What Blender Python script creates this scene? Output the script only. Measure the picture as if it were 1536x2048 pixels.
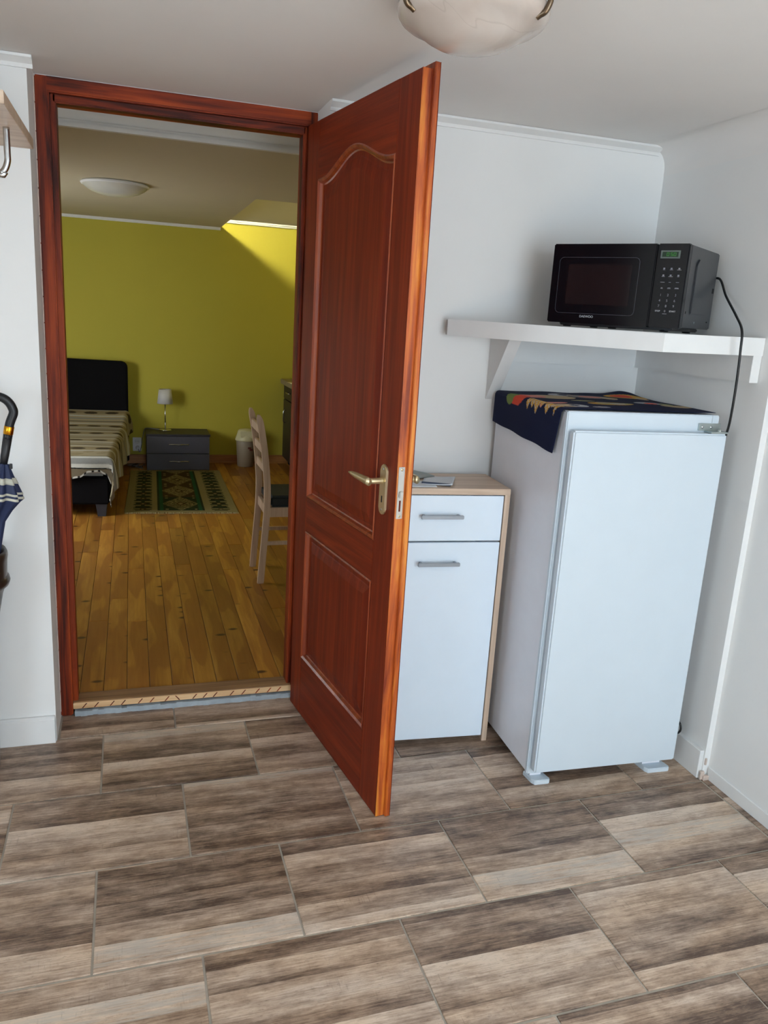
import bpy, bmesh, math, random
from mathutils import Vector, Matrix, noise
random.seed(7)
PI = math.pi
scene = bpy.context.scene
COL = scene.collection
for o in list(bpy.data.objects):
    bpy.data.objects.remove(o)

# ------------------------------------------------------------------ camera
F_PX, YAW, PITCH, ROLL = 1582.36, 0.3151, 0.2437, 0.0606
CAM = Vector((0.2861, -2.5463, 1.4289))
hv = Vector((math.sin(YAW), math.cos(YAW), 0)); rv = Vector((math.cos(YAW), -math.sin(YAW), 0)); zv = Vector((0, 0, 1))
fw = math.cos(PITCH) * hv - math.sin(PITCH) * zv
up = math.sin(PITCH) * hv + math.cos(PITCH) * zv
r2 = math.cos(ROLL) * rv + math.sin(ROLL) * up
u2 = -math.sin(ROLL) * rv + math.cos(ROLL) * up
cd = bpy.data.cameras.new('camera')
cam = bpy.data.objects.new('camera', cd); COL.objects.link(cam)
cd.sensor_fit = 'VERTICAL'; cd.sensor_height = 24.0; cd.lens = F_PX / 2048 * 24.0
cd.clip_start = 0.05; cd.clip_end = 60
M3 = Matrix((r2, u2, -fw)).transposed()
cam.matrix_world = Matrix.Translation(CAM) @ M3.to_4x4()
scene.camera = cam

# ------------------------------------------------------------------ light
w = bpy.data.worlds.new('world'); scene.world = w; w.use_nodes = True
w.node_tree.nodes['Background'].inputs[0].default_value = (0.75, 0.87, 1.0, 1)
w.node_tree.nodes['Background'].inputs[1].default_value = 1.0
scene.view_settings.view_transform = 'Standard'
scene.view_settings.look = 'None'
scene.view_settings.exposure = 0.0
scene.view_settings.gamma = 1.0
scene.view_settings.use_curve_mapping = False

def area(name, loc, target, sx, sy, power, color):
    d = bpy.data.lights.new(name, 'AREA'); d.shape = 'RECTANGLE'; d.size = sx; d.size_y = sy
    d.energy = power; d.color = color
    o = bpy.data.objects.new(name, d); COL.objects.link(o)
    o.location = loc
    o.rotation_euler = (Vector(target) - Vector(loc)).to_track_quat('-Z', 'Y').to_euler()
    return o
XLW = -1.87
# daylight entering through the room's window (in the wall behind the camera)
area('daylight_window', (1.22, -4.37, 1.20), (1.3, 0.0, 1.12), 1.6, 1.5, 60, (0.70, 0.86, 1.0))
# fill light added in an unseen left-wall window to brighten the side faces
area('fill_left_window', (XLW, -3.0, 1.25), (2.0, -1.6, 0.9), 1.1, 1.2, 27, (0.74, 0.88, 1.0))
# added fill: invented sunlight patch on the floor behind the camera brightens the ceiling
sd = bpy.data.lights.new('fill_sun', 'SUN'); sd.energy = 112; sd.angle = .01; sd.color = (.86, .95, 1.0)
so_ = bpy.data.objects.new('fill_sun', sd); COL.objects.link(so_); so_.location = (1, -7, 6)
so_.rotation_euler = Vector((-.12, .5, -.86)).to_track_quat('-Z', 'Y').to_euler()
scene.cycles.diffuse_bounces = 6; scene.cycles.max_bounces = 10; scene.cycles.sample_clamp_indirect = 6.0
# daylight entering through the bedroom's side window
area('daylight_bedroom_window', (-1.27, 2.35, 1.0), (0.9, 3.9, 0.3), 0.75, 0.9, 28, (0.93, 0.97, 1.0))
# daylight falling down the roof-window shaft above the bedroom ceiling
area('daylight_roof_window', (0.42, 3.55, 2.53), (1.55, 4.6, 1.85), 0.12, 0.22, 75, (1.0, 0.95, 0.62))

# ------------------------------------------------------------------ helpers
def lin(h):
    h = h.lstrip('#'); c = [int(h[i:i + 2], 16) / 255 for i in (0, 2, 4)]
    return tuple((x / 12.92 if x <= .04045 else ((x + .055) / 1.055) ** 2.4) for x in c)
def lin4(h): return lin(h) + (1.0,)

MATS = {}
def newmat(name):
    m = bpy.data.materials.new(name); m.use_nodes = True
    nt = m.node_tree; b = nt.nodes['Principled BSDF']
    return m, nt, b
def N(nt, t, **kw):
    n = nt.nodes.new(t)
    for k, v in kw.items(): setattr(n, k, v)
    return n
def L(nt, a, b): nt.links.new(a, b)
def ramp(nt, stops, interp='LINEAR'):
    r = N(nt, 'ShaderNodeValToRGB'); r.color_ramp.interpolation = interp
    e = r.color_ramp.elements
    while len(e) < len(stops): e.new(0.5)
    for i, (p, c) in enumerate(stops):
        e[i].position = p; e[i].color = c
    return r
def math_n(nt, op, a=None, b=None, va=0.0, vb=0.0):
    n = N(nt, 'ShaderNodeMath', operation=op)
    if a is not None: L(nt, a, n.inputs[0])
    else: n.inputs[0].default_value = va
    if b is not None: L(nt, b, n.inputs[1])
    else: n.inputs[1].default_value = vb
    return n.outputs[0]
def mix_n(nt, fac, a, b, blend='MIX'):
    n = N(nt, 'ShaderNodeMix', data_type='RGBA', blend_type=blend)
    if hasattr(fac, 'links'): L(nt, fac, n.inputs[0])
    else: n.inputs[0].default_value = fac
    for v, s in ((a, n.inputs[6]), (b, n.inputs[7])):
        if hasattr(v, 'links'): L(nt, v, s)
        else: s.default_value = v
    return n.outputs[2]
def noise_n(nt, vec, scale, detail=3, rough=.55, dist=0.0):
    n = N(nt, 'ShaderNodeTexNoise'); n.inputs['Scale'].default_value = scale
    n.inputs['Detail'].default_value = detail; n.inputs['Roughness'].default_value = rough
    n.inputs['Distortion'].default_value = dist
    if vec is not None: L(nt, vec, n.inputs['Vector'])
    return n.outputs['Fac']
def mapping(nt, src, scale=(1, 1, 1), loc=None):
    m = N(nt, 'ShaderNodeMapping'); L(nt, src, m.inputs['Vector']); m.inputs['Scale'].default_value = scale
    if loc is not None: L(nt, loc, m.inputs['Location'])
    return m.outputs[0]
def bump(nt, b, h, strength=.1, dist=.002):
    n = N(nt, 'ShaderNodeBump'); n.inputs['Strength'].default_value = strength; n.inputs['Distance'].default_value = dist
    L(nt, h, n.inputs['Height']); L(nt, n.outputs[0], b.inputs['Normal'])

def plain(name, hexc, rough=.5, metal=0.0, var=.06, scale=14, bmp=0.0, bscale=60, spec=.5):
    if name in MATS: return MATS[name]
    m, nt, b = newmat(name)
    tc = N(nt, 'ShaderNodeTexCoord').outputs['Object']
    f = noise_n(nt, tc, scale, 4)
    c = lin(hexc)
    d = tuple(max(0, x * (1 - var)) for x in c) + (1,); e = tuple(min(1, x * (1 + var)) for x in c) + (1,)
    r = ramp(nt, [(.3, d), (.7, e)]); L(nt, f, r.inputs[0]); L(nt, r.outputs[0], b.inputs['Base Color'])
    b.inputs['Roughness'].default_value = rough; b.inputs['Metallic'].default_value = metal
    b.inputs['Specular IOR Level'].default_value = spec
    if bmp > 0: bump(nt, b, noise_n(nt, tc, bscale, 3), bmp, .002)
    MATS[name] = m
    return m

def wall_mat(name, hexc, scuff=None):
    m, nt, b = newmat(name)
    tc = N(nt, 'ShaderNodeTexCoord').outputs['Object']
    f = noise_n(nt, tc, 3.0, 5)
    c = lin(hexc)
    r = ramp(nt, [(.3, tuple(x * .965 for x in c) + (1,)), (.7, c + (1,))]); L(nt, f, r.inputs[0])
    out = r.outputs[0]
    if scuff:
        g = noise_n(nt, tc, 9.0, 6, .7)
        rr = ramp(nt, [(.66, (0, 0, 0, 1)), (.8, (.35, .35, .35, 1))]); L(nt, g, rr.inputs[0])
        out = mix_n(nt, rr.outputs[0], out, lin4(scuff))
    L(nt, out, b.inputs['Base Color']); b.inputs['Roughness'].default_value = .75
    b.inputs['Specular IOR Level'].default_value = .25
    bump(nt, b, noise_n(nt, mapping(nt, tc, (1, 1, 1)), 22, 5), .12, .004)
    return m

def wood_mat(name, c_dark, c_mid, c_light, axis='Z', stretch=14, rough=.35, knots=False, grain=1.0, rnd=True, coat=0.0, bmp=.08, con=.165, spec=.5):
    m, nt, b = newmat(name)
    tc = N(nt, 'ShaderNodeTexCoord').outputs['Object']
    s = {'X': (1, stretch, stretch), 'Y': (stretch, 1, stretch), 'Z': (stretch, stretch, 1)}[axis]
    loc = None
    if rnd:
        oi = N(nt, 'ShaderNodeObjectInfo').outputs['Random']
        cx = N(nt, 'ShaderNodeCombineXYZ')
        L(nt, math_n(nt, 'MULTIPLY', oi, None, vb=37.0), cx.inputs[0]); L(nt, math_n(nt, 'MULTIPLY', oi, None, vb=91.0), cx.inputs[1])
        L(nt, math_n(nt, 'MULTIPLY', oi, None, vb=53.0), cx.inputs[2]); loc = cx.outputs[0]
    v = mapping(nt, tc, s, loc)
    f1 = noise_n(nt, v, 1.6, 6, .62, .6)
    f2 = noise_n(nt, mapping(nt, tc, tuple(x * (6 if x != 1 else 2.0) for x in s), loc), 1.5 * grain, 3, .6)
    f = math_n(nt, 'ADD', math_n(nt, 'MULTIPLY', f1, None, vb=.7), math_n(nt, 'MULTIPLY', f2, None, vb=.3))
    r = ramp(nt, [(.5 - con, lin4(c_dark)), (.5, lin4(c_mid)), (.5 + con, lin4(c_light))]); L(nt, f, r.inputs[0])
    out = r.outputs[0]
    if knots:
        # cathedral bands + knots
        wv = N(nt, 'ShaderNodeTexNoise'); wv.inputs['Scale'].default_value = 2.3; wv.inputs['Detail'].default_value = 1
        L(nt, mapping(nt, tc, tuple(5 if x != 1 else .9 for x in s), loc), wv.inputs['Vector'])
        rb = ramp(nt, [(.46, (0, 0, 0, 1)), (.5, (.62, .62, .62, 1))]); L(nt, wv.outputs['Fac'], rb.inputs[0])
        out = mix_n(nt, rb.outputs[0], out, lin4(knots[1]))
        vo = N(nt, 'ShaderNodeTexVoronoi'); vo.inputs['Scale'].default_value = 1.0
        L(nt, mapping(nt, tc, tuple(11 if x != 1 else 21 for x in s), loc), vo.inputs['Vector'])
        kk = N(nt, 'ShaderNodeMath', operation='LESS_THAN'); kk.inputs[1].default_value = .15
        sep = N(nt, 'ShaderNodeSeparateColor'); L(nt, vo.outputs['Color'], sep.inputs[0]); L(nt, sep.outputs[0], kk.inputs[0])
        rk = ramp(nt, [(.16, (1, 1, 1, 1)), (.32, (0, 0, 0, 1))]); L(nt, vo.outputs['Distance'], rk.inputs[0])
        kf = math_n(nt, 'MULTIPLY', rk.outputs[0], kk.outputs[0])
        out = mix_n(nt, kf, out, lin4(knots[0]))
    if rnd:
        hs = N(nt, 'ShaderNodeHueSaturation'); L(nt, out, hs.inputs['Color'])
        L(nt, math_n(nt, 'ADD', math_n(nt, 'MULTIPLY', oi, None, vb=.50), None, vb=.74), hs.inputs['Value'])
        out = hs.outputs[0]
    L(nt, out, b.inputs['Base Color']); b.inputs['Roughness'].default_value = rough
    b.inputs['Specular IOR Level'].default_value = spec
    b.inputs['Coat Weight'].default_value = coat; b.inputs['Coat Roughness'].default_value = .25
    if bmp: bump(nt, b, f2, bmp, .001)
    MATS[name] = m
    return m

def obj(name, verts, faces, mat, parent=None, smooth=False):
    me = bpy.data.meshes.new(name); me.from_pydata([tuple(v) for v in verts], [], faces); me.update()
    if smooth:
        for p in me.polygons: p.use_smooth = True
    me.materials.append(mat)
    o = bpy.data.objects.new(name, me); COL.objects.link(o)
    if parent: o.parent = parent
    return o
def bm_obj(name, bm, mat, parent=None, smooth=False):
    bmesh.ops.recalc_face_normals(bm, faces=bm.faces[:])
    me = bpy.data.meshes.new(name); bm.to_mesh(me); bm.free()
    if smooth:
        for p in me.polygons: p.use_smooth = True
    me.materials.append(mat)
    o = bpy.data.objects.new(name, me); COL.objects.link(o)
    if parent: o.parent = parent
    return o
def bm_box(bm, x0, x1, y0, y1, z0, z1):
    vs = [bm.verts.new(p) for p in ((x0, y0, z0), (x1, y0, z0), (x1, y1, z0), (x0, y1, z0), (x0, y0, z1), (x1, y0, z1), (x1, y1, z1), (x0, y1, z1))]
    for f in ((0, 3, 2, 1), (4, 5, 6, 7), (0, 1, 5, 4), (1, 2, 6, 5), (2, 3, 7, 6), (3, 0, 4, 7)):
        bm.faces.new([vs[i] for i in f])
    return vs
def box(name, x0, x1, y0, y1, z0, z1, mat, parent=None, bev=.002, seg=2):
    bm = bmesh.new(); bm_box(bm, min(x0, x1), max(x0, x1), min(y0, y1), max(y0, y1), min(z0, z1), max(z0, z1))
    if bev:
        bev = min(bev, .45 * min(abs(x1 - x0), abs(y1 - y0), abs(z1 - z0)))
        bmesh.ops.bevel(bm, geom=bm.edges[:], offset=bev, segments=seg, affect='EDGES')
    return bm_obj(name, bm, mat, parent, smooth=False)
def boxes(name, lst, mat, parent=None, bev=0):
    bm = bmesh.new()
    for b_ in lst: bm_box(bm, *b_)
    if bev: bmesh.ops.bevel(bm, geom=bm.edges[:], offset=bev, segments=1, affect='EDGES')
    return bm_obj(name, bm, mat, parent)
def prism(name, poly, axis, a0, a1, mat, parent=None, bev=0, smooth=False):
    """poly: 2D points; extruded along axis ('x','y','z')."""
    def P(p, a):
        return {'x': (a, p[0], p[1]), 'y': (p[0], a, p[1]), 'z': (p[0], p[1], a)}[axis]
    bm = bmesh.new()
    A = [bm.verts.new(P(p, a0)) for p in poly]; B = [bm.verts.new(P(p, a1)) for p in poly]
    n = len(poly)
    bm.faces.new(A); bm.faces.new(B[::-1])
    for i in range(n): bm.faces.new((A[i], A[(i + 1) % n], B[(i + 1) % n], B[i]))
    if bev: bmesh.ops.bevel(bm, geom=bm.edges[:], offset=bev, segments=2, affect='EDGES')
    return bm_obj(name, bm, mat, parent, smooth)
def lathe(name, prof, mat, parent=None, seg=40, center=(0, 0, 0), axis_m=None, wave=None):
    vs, fs = [], []
    for j in range(seg):
        a = 2 * PI * j / seg
        for (r, z) in prof:
            rr = r if wave is None else r * (1 + wave(a, z))
            p = Vector((rr * math.cos(a), rr * math.sin(a), z))
            if axis_m: p = axis_m @ p
            vs.append(p + Vector(center))
    n = len(prof)
    for j in range(seg):
        k = (j + 1) % seg
        for i in range(n - 1): fs.append((j * n + i, k * n + i, k * n + i + 1, j * n + i + 1))
    me = bpy.data.meshes.new(name); me.from_pydata([tuple(v) for v in vs], [], fs); me.update()
    bm = bmesh.new(); bm.from_mesh(me); bpy.data.meshes.remove(me)
    bmesh.ops.remove_doubles(bm, verts=bm.verts[:], dist=1e-5)
    return bm_obj(name, bm, mat, parent, True)
def smooth_path(pts, n=8):
    P = [Vector(p) for p in pts]; out = []
    for i in range(len(P) - 1):
        p0 = P[max(i - 1, 0)]; p1 = P[i]; p2 = P[i + 1]; p3 = P[min(i + 2, len(P) - 1)]
        for k in range(n):
            t = k / n
            out.append(.5 * ((2 * p1) + (-p0 + p2) * t + (2 * p0 - 5 * p1 + 4 * p2 - p3) * t * t + (-p0 + 3 * p1 - 3 * p2 + p3) * t ** 3))
    out.append(P[-1]); return out
def tube(name, pts, r, mat, parent=None, seg=12, sm=8, radii=None):
    path = smooth_path(pts, sm) if sm else [Vector(p) for p in pts]
    vs, fs = [], []; nrm = None
    for i, p in enumerate(path):
        t = (path[min(i + 1, len(path) - 1)] - path[max(i - 1, 0)]).normalized()
        if nrm is None: nrm = t.orthogonal().normalized()
        nrm = (nrm - t * nrm.dot(t)).normalized(); bn = t.cross(nrm)
        rr = r if radii is None else radii[min(int(i * len(radii) / len(path)), len(radii) - 1)]
        for j in range(seg):
            a = 2 * PI * j / seg; vs.append(p + (nrm * math.cos(a) + bn * math.sin(a)) * rr)
    for i in range(len(path) - 1):
        for j in range(seg):
            k = (j + 1) % seg; fs.append((i * seg + j, i * seg + k, (i + 1) * seg + k, (i + 1) * seg + j))
    fs.append(tuple(range(seg))[::-1]); m0 = (len(path) - 1) * seg; fs.append(tuple(range(m0, m0 + seg)))
    return obj(name, vs, fs, mat, parent, True)
def empty(name, loc=(0, 0, 0), rz=0.0):
    o = bpy.data.objects.new(name, None); COL.objects.link(o); o.location = loc; o.rotation_euler = (0, 0, rz)
    o.empty_display_size = .05
    return o
def tag(o, label, cat=None, group=None, kind=None):
    o['label'] = label
    if cat: o['category'] = cat
    if group: o['group'] = group
    if kind: o['kind'] = kind
    return o
def struct(o, label=None):
    o['kind'] = 'structure'
    if label: o['label'] = label
    return o
def text_mesh(name, s, size, mat, parent, mtx, extrude=.0002):
    c = bpy.data.curves.new(name, 'FONT'); c.body = s; c.size = size; c.align_x = 'CENTER'; c.align_y = 'CENTER'; c.extrude = extrude
    t = bpy.data.objects.new('tmp', c); COL.objects.link(t)
    bpy.context.view_layer.update()
    me = bpy.data.meshes.new_from_object(t.evaluated_get(bpy.context.evaluated_depsgraph_get()))
    bpy.data.objects.remove(t); bpy.data.curves.remove(c)
    me.transform(mtx); me.materials.clear(); me.materials.append(mat); me.name = name
    o = bpy.data.objects.new(name, me); COL.objects.link(o); o.parent = parent
    return o
def grid(name, nu, nv, fpos, mat, parent=None, fcol=None, thick=0.0, smooth=True):
    vs = [fpos(i / nu, j / nv) for j in range(nv + 1) for i in range(nu + 1)]
    fs = [(j * (nu + 1) + i, j * (nu + 1) + i + 1, (j + 1) * (nu + 1) + i + 1, (j + 1) * (nu + 1) + i) for j in range(nv) for i in range(nu)]
    o = obj(name, vs, fs, mat, parent, smooth)
    if fcol:
        at = o.data.color_attributes.new('Col', 'FLOAT_COLOR', 'POINT')
        k = 0
        for j in range(nv + 1):
            for i in range(nu + 1):
                at.data[k].color = fcol(i / nu, j / nv); k += 1
    if thick:
        md = o.modifiers.new('thick', 'SOLIDIFY'); md.thickness = thick; md.offset = -1
    return o
def attr_mat(name, rough=.9, weave=400, bmp=.25):
    m, nt, b = newmat(name)
    a = N(nt, 'ShaderNodeAttribute', attribute_name='Col')
    tc = N(nt, 'ShaderNodeTexCoord').outputs['Object']
    f = noise_n(nt, tc, weave, 2)
    r = ramp(nt, [(.2, (.8, .8, .8, 1)), (.8, (1, 1, 1, 1))]); L(nt, f, r.inputs[0])
    L(nt, mix_n(nt, 1.0, a.outputs['Color'], r.outputs[0], 'MULTIPLY'), b.inputs['Base Color'])
    b.inputs['Roughness'].default_value = rough; b.inputs['Specular IOR Level'].default_value = .15
    bump(nt, b, f, bmp, .001)
    return m

# ------------------------------------------------------------------ materials
M_wall = wall_mat('white_plaster', '#e6e6e4', '#c4c1bd')
M_ceil = wall_mat('white_ceiling', '#e8e6e3')
M_trimw = plain('white_trim', '#e2e2e0', .55, var=.02)
M_yellow = wall_mat('lime_paint', '#bbb044')
M_bceil = wall_mat('cream_ceiling', '#c6bda4')
M_plaster = plain('raw_plaster', '#c3b2a6', .9, var=.15, bmp=.5, bscale=80)
M_conc = plain('grey_mortar', '#9aa4aa', .9, var=.14, scale=30, bmp=.6, bscale=45)
M_grout = plain('grout', '#aea79b', .9, var=.1, bmp=.2)
M_stain = wood_mat('mahogany_stain', '#5c1a09', '#74270f', '#8a3414', 'Z', 22, .5, rnd=False, spec=.22)
M_stain_h = wood_mat('mahogany_stain_rail', '#5c1a09', '#74270f', '#8a3414', 'X', 22, .5, rnd=False, spec=.22)
M_mould = wood_mat('amber_lit_moulding', '#5e2010', '#88371a', '#a64e1e', 'Z', 20, .3, rnd=False, coat=.3)  # more orange than the panels: window reflection painted into the stain
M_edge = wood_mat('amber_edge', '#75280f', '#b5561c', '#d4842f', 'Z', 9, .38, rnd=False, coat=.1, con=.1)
M_frame = wood_mat('frame_stain', '#3c140b', '#74290f', '#963d15', 'Z', 11, .5, rnd=False, con=.1, spec=.22)
M_frame_h = wood_mat('frame_stain_head', '#3c140b', '#74290f', '#963d15', 'X', 11, .5, rnd=False, con=.1, spec=.22)
M_sill = wood_mat('worn_sill', '#6d5138', '#8c6a4a', '#a8835c', 'X', 14, .6, rnd=False)
M_rawwood = wood_mat('raw_wood', '#b98f63', '#d6b083', '#e6c89e', 'X', 14, .8, rnd=False)
M_pine = wood_mat('pine_planks', '#96601f', '#b17b30', '#c7933f', 'Y', 9, .42, knots=('#4d2710', '#8f5520'), rnd=True, coat=.1, bmp=.03)
M_oak = wood_mat('pale_oak', '#b79d86', '#cab29b', '#d8c4ae', 'X', 24, .45, rnd=False)
M_oakz = wood_mat('pale_oak_upright', '#b79d86', '#cab29b', '#d8c4ae', 'Z', 24, .45, rnd=False)
M_skirtwood = wood_mat('skirting_wood', '#8a5a34', '#a8723f', '#bd8850', 'X', 14, .5, rnd=False)
M_chair = wood_mat('pale_beech', '#b59a80', '#c9b098', '#d6c0aa', 'Z', 18, .45, rnd=False)
M_white_lam = plain('white_laminate', '#e2effa', .35, var=.01)
M_fridge = plain('white_enamel', '#cbd6de', .28, var=.01)
M_fridge_side = plain('white_steel_side', '#e6e8ee', .3, var=.02)
M_zinc = plain('zinc', '#b9c2c0', .35, 1.0, var=.08)
M_alu = plain('brushed_aluminium', '#8d9298', .42, .5, var=.05)
M_chrome = plain('chrome', '#c9ccce', .15, 1.0, var=.03)
M_brass = plain('champagne_brass', '#d9c9a2', .38, .9, var=.05)
M_steel = plain('steel', '#c6c4be', .35, 1.0, var=.08)
M_black = plain('black_gloss', '#0a0a0f', .2, var=.05, spec=.35)
M_black2 = plain('black_plastic', '#14151a', .35, var=.05)
M_bodygrey = plain('charcoal_steel', '#3a3c40', .3, .3, var=.05)
M_mwwin = plain('tinted_window', '#1d1719', .12, var=.05)
M_print = plain('grey_print', '#b8babd', .6, var=.02)
M_printdim = plain('dim_print', '#7d7f86', .6, var=.02)
M_cable = plain('black_cable', '#101012', .45, var=.05)
M_dkfab = plain('charcoal_fabric', '#0c0b0e', .9, var=.12, scale=60, bmp=.3, bscale=300, spec=.15)
M_bedleg = plain('dark_leg', '#2c2c33', .5)
M_grey_top = plain('anthracite_board', '#26232a', .5)
M_grey_front = plain('slate_drawer', '#4b4a54', .45, var=.03)
M_lampshade = plain('white_shade', '#d2d0cc', .8, var=.03)
M_bin = plain('beige_plastic', '#a39783', .45, var=.03)
M_binlid = plain('cream_lid', '#d5cfa6', .4, var=.02)
M_red = plain('maroon_print', '#5c1d16', .5)
M_outlet = plain('white_socket', '#e6e8e8', .35, var=.01)
M_dark = plain('dark_void', '#0b0a0a', .8)
M_kitch = plain('dark_kitchen_front', '#2a2420', .45)
M_counter = plain('stone_worktop', '#8d7f66', .4, var=.3, scale=40)
M_cloth2 = plain('cream_cloth', '#c9bd94', .9)
M_umb = plain('navy_nylon', '#1f2b4d', .6, var=.08)
M_umbw = plain('cream_stripe', '#c5c4b4', .7)
M_gold = plain('gold_band', '#d99a25', .2, 1.0)
M_brown = plain('brown_glaze', '#33241f', .3, var=.15)
M_rubber = plain('black_handle', '#16171b', .45)
M_paper = plain('white_paper', '#d7dce0', .7, var=.02)

# alabaster glass for ceiling lamps
def glass_mat(name, c1, c2, veins):
    m, nt, b = newmat(name)
    tc = N(nt, 'ShaderNodeTexCoord').outputs['Object']
    f = noise_n(nt, tc, 7, 4, .5, 1.2)
    r = ramp(nt, [(.3, lin4(c1)), (.65, lin4(c2))]); L(nt, f, r.inputs[0])
    g = noise_n(nt, mapping(nt, tc, (1, 2.4, 1)), 4, 2, .5, .6)
    rr = ramp(nt, [(.492, (0, 0, 0, 1)), (.5, (.3, .3, .3, 1)), (.508, (0, 0, 0, 1))]); L(nt, g, rr.inputs[0])
    L(nt, mix_n(nt, rr.outputs[0], r.outputs[0], lin4(veins)), b.inputs['Base Color'])
    b.inputs['Roughness'].default_value = .22
    b.inputs['Subsurface Weight'].default_value = 0.0
    return m
M_alab = glass_mat('alabaster_glass', '#b7aaa0', '#c4bab1', '#9c8c82')
M_opal = glass_mat('opal_glass', '#cfd0c8', '#d6d7cf', '#c9cac2')

# printed wood-look floor tile
def tile_material():
    m, nt, b = newmat('wood_print_tile')
    tc = N(nt, 'ShaderNodeTexCoord').outputs['Object']
    oi = N(nt, 'ShaderNodeObjectInfo').outputs['Random']
    sep = N(nt, 'ShaderNodeSeparateXYZ'); L(nt, tc, sep.inputs[0])
    cx = N(nt, 'ShaderNodeCombineXYZ')
    L(nt, math_n(nt, 'MULTIPLY', oi, None, vb=57.0), cx.inputs[0]); L(nt, math_n(nt, 'MULTIPLY', oi, None, vb=83.0), cx.inputs[1])
    loc = cx.outputs[0]
    wob = noise_n(nt, mapping(nt, tc, (2, 2, 1), loc), 1.5, 2)
    yy = math_n(nt, 'ADD', math_n(nt, 'MULTIPLY', sep.outputs[1], None, vb=15.5), math_n(nt, 'MULTIPLY', wob, None, vb=.25))
    yy = math_n(nt, 'ADD', yy, math_n(nt, 'MULTIPLY', oi, None, vb=211.0))
    fl = math_n(nt, 'FLOOR', yy)
    wn = N(nt, 'ShaderNodeTexWhiteNoise', noise_dimensions='1D'); L(nt, fl, wn.inputs['W'])
    fr = math_n(nt, 'FRACT', yy)
    # plank tone = random + gradient inside plank + soft streaks
    soft = noise_n(nt, mapping(nt, tc, (1.1, 9, 1), loc), 2.2, 4, .6)
    fine = noise_n(nt, mapping(nt, tc, (6, 110, 1), loc), 2.0, 4, .7)
    patch = noise_n(nt, mapping(nt, tc, (5, 9, 1), loc), 2.6, 5, .7)
    def st(x, k): return math_n(nt, 'MULTIPLY', math_n(nt, 'SUBTRACT', x, None, vb=.5), None, vb=k)
    t = st(wn.outputs['Value'], .62)
    t = math_n(nt, 'ADD', t, st(soft, 1.25))
    t = math_n(nt, 'ADD', t, st(fine, 1.0))
    t = math_n(nt, 'ADD', t, st(patch, .9))
    t = math_n(nt, 'ADD', t, st(fr, .16))
    t = math_n(nt, 'ADD', t, None, vb=.52)
    r = ramp(nt, [(.06, lin4('#54443a')), (.34, lin4('#8a7768')), (.6, lin4('#b09d8c')), (.9, lin4('#d2c3b3'))])
    L(nt, t, r.inputs[0])
    # warm / cool tint patches and small dark flecks
    tint = noise_n(nt, mapping(nt, tc, (2, 6, 1), loc), 1.7, 2)
    rt = ramp(nt, [(.38, (1.0, .97, .95, 1)), (.62, (1.05, .97, .88, 1))]); L(nt, tint, rt.inputs[0])
    out = mix_n(nt, 1.0, r.outputs[0], rt.outputs[0], 'MULTIPLY')
    fk = noise_n(nt, mapping(nt, tc, (26, 90, 1), loc), 2.2, 5, .75)
    rf = ramp(nt, [(.56, (0, 0, 0, 1)), (.70, (.6, .6, .6, 1))]); L(nt, fk, rf.inputs[0])
    out = mix_n(nt, rf.outputs[0], out, lin4('#54443a'))
    fk2 = noise_n(nt, mapping(nt, tc, (14, 130, 1), (loc)), 3.1, 4, .7)
    rf2 = ramp(nt, [(.58, (0, 0, 0, 1)), (.74, (.5, .5, .5, 1))]); L(nt, fk2, rf2.inputs[0])
    out = mix_n(nt, rf2.outputs[0], out, lin4('#c0b2a2'))
    # saw marks across the grain, in patches
    saw = noise_n(nt, mapping(nt, tc, (120, 9, 1), loc), 1.6, 3, .6)
    rs = ramp(nt, [(.60, (0, 0, 0, 1)), (.72, (1, 1, 1, 1))]); L(nt, saw, rs.inputs[0])
    pm = noise_n(nt, mapping(nt, tc, (4, 10, 1), loc), 1.2, 2)
    rp = ramp(nt, [(.52, (0, 0, 0, 1)), (.66, (.55, .55, .55, 1))]); L(nt, pm, rp.inputs[0])
    out = mix_n(nt, math_n(nt, 'MULTIPLY', rs.outputs[0], rp.outputs[0]), out, lin4('#4a382c'))
    # whitewashed weathered planks
    ww = math_n(nt, 'GREATER_THAN', wn.outputs['Value'], None, vb=.90)
    rw = ramp(nt, [(.40, (0, 0, 0, 1)), (.6, (.7, .7, .7, 1))]); L(nt, noise_n(nt, mapping(nt, tc, (4, 45, 1), loc), 2.0, 4, .7), rw.inputs[0])
    out = mix_n(nt, math_n(nt, 'MULTIPLY', ww, rw.outputs[0]), out, lin4('#b5aea4'))
    # dark joint lines between printed planks
    j = ramp(nt, [(.0, (.45, .45, .45, 1)), (.035, (0, 0, 0, 1))]); L(nt, fr, j.inputs[0])
    out = mix_n(nt, j.outputs[0], out, lin4('#4b3c32'))
    L(nt, out, b.inputs['Base Color'])
    b.inputs['Roughness'].default_value = .42
    b.inputs['Specular IOR Level'].default_value = .45
    bump(nt, b, fine, .08, .001)
    return m
M_tile = tile_material()

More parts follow.
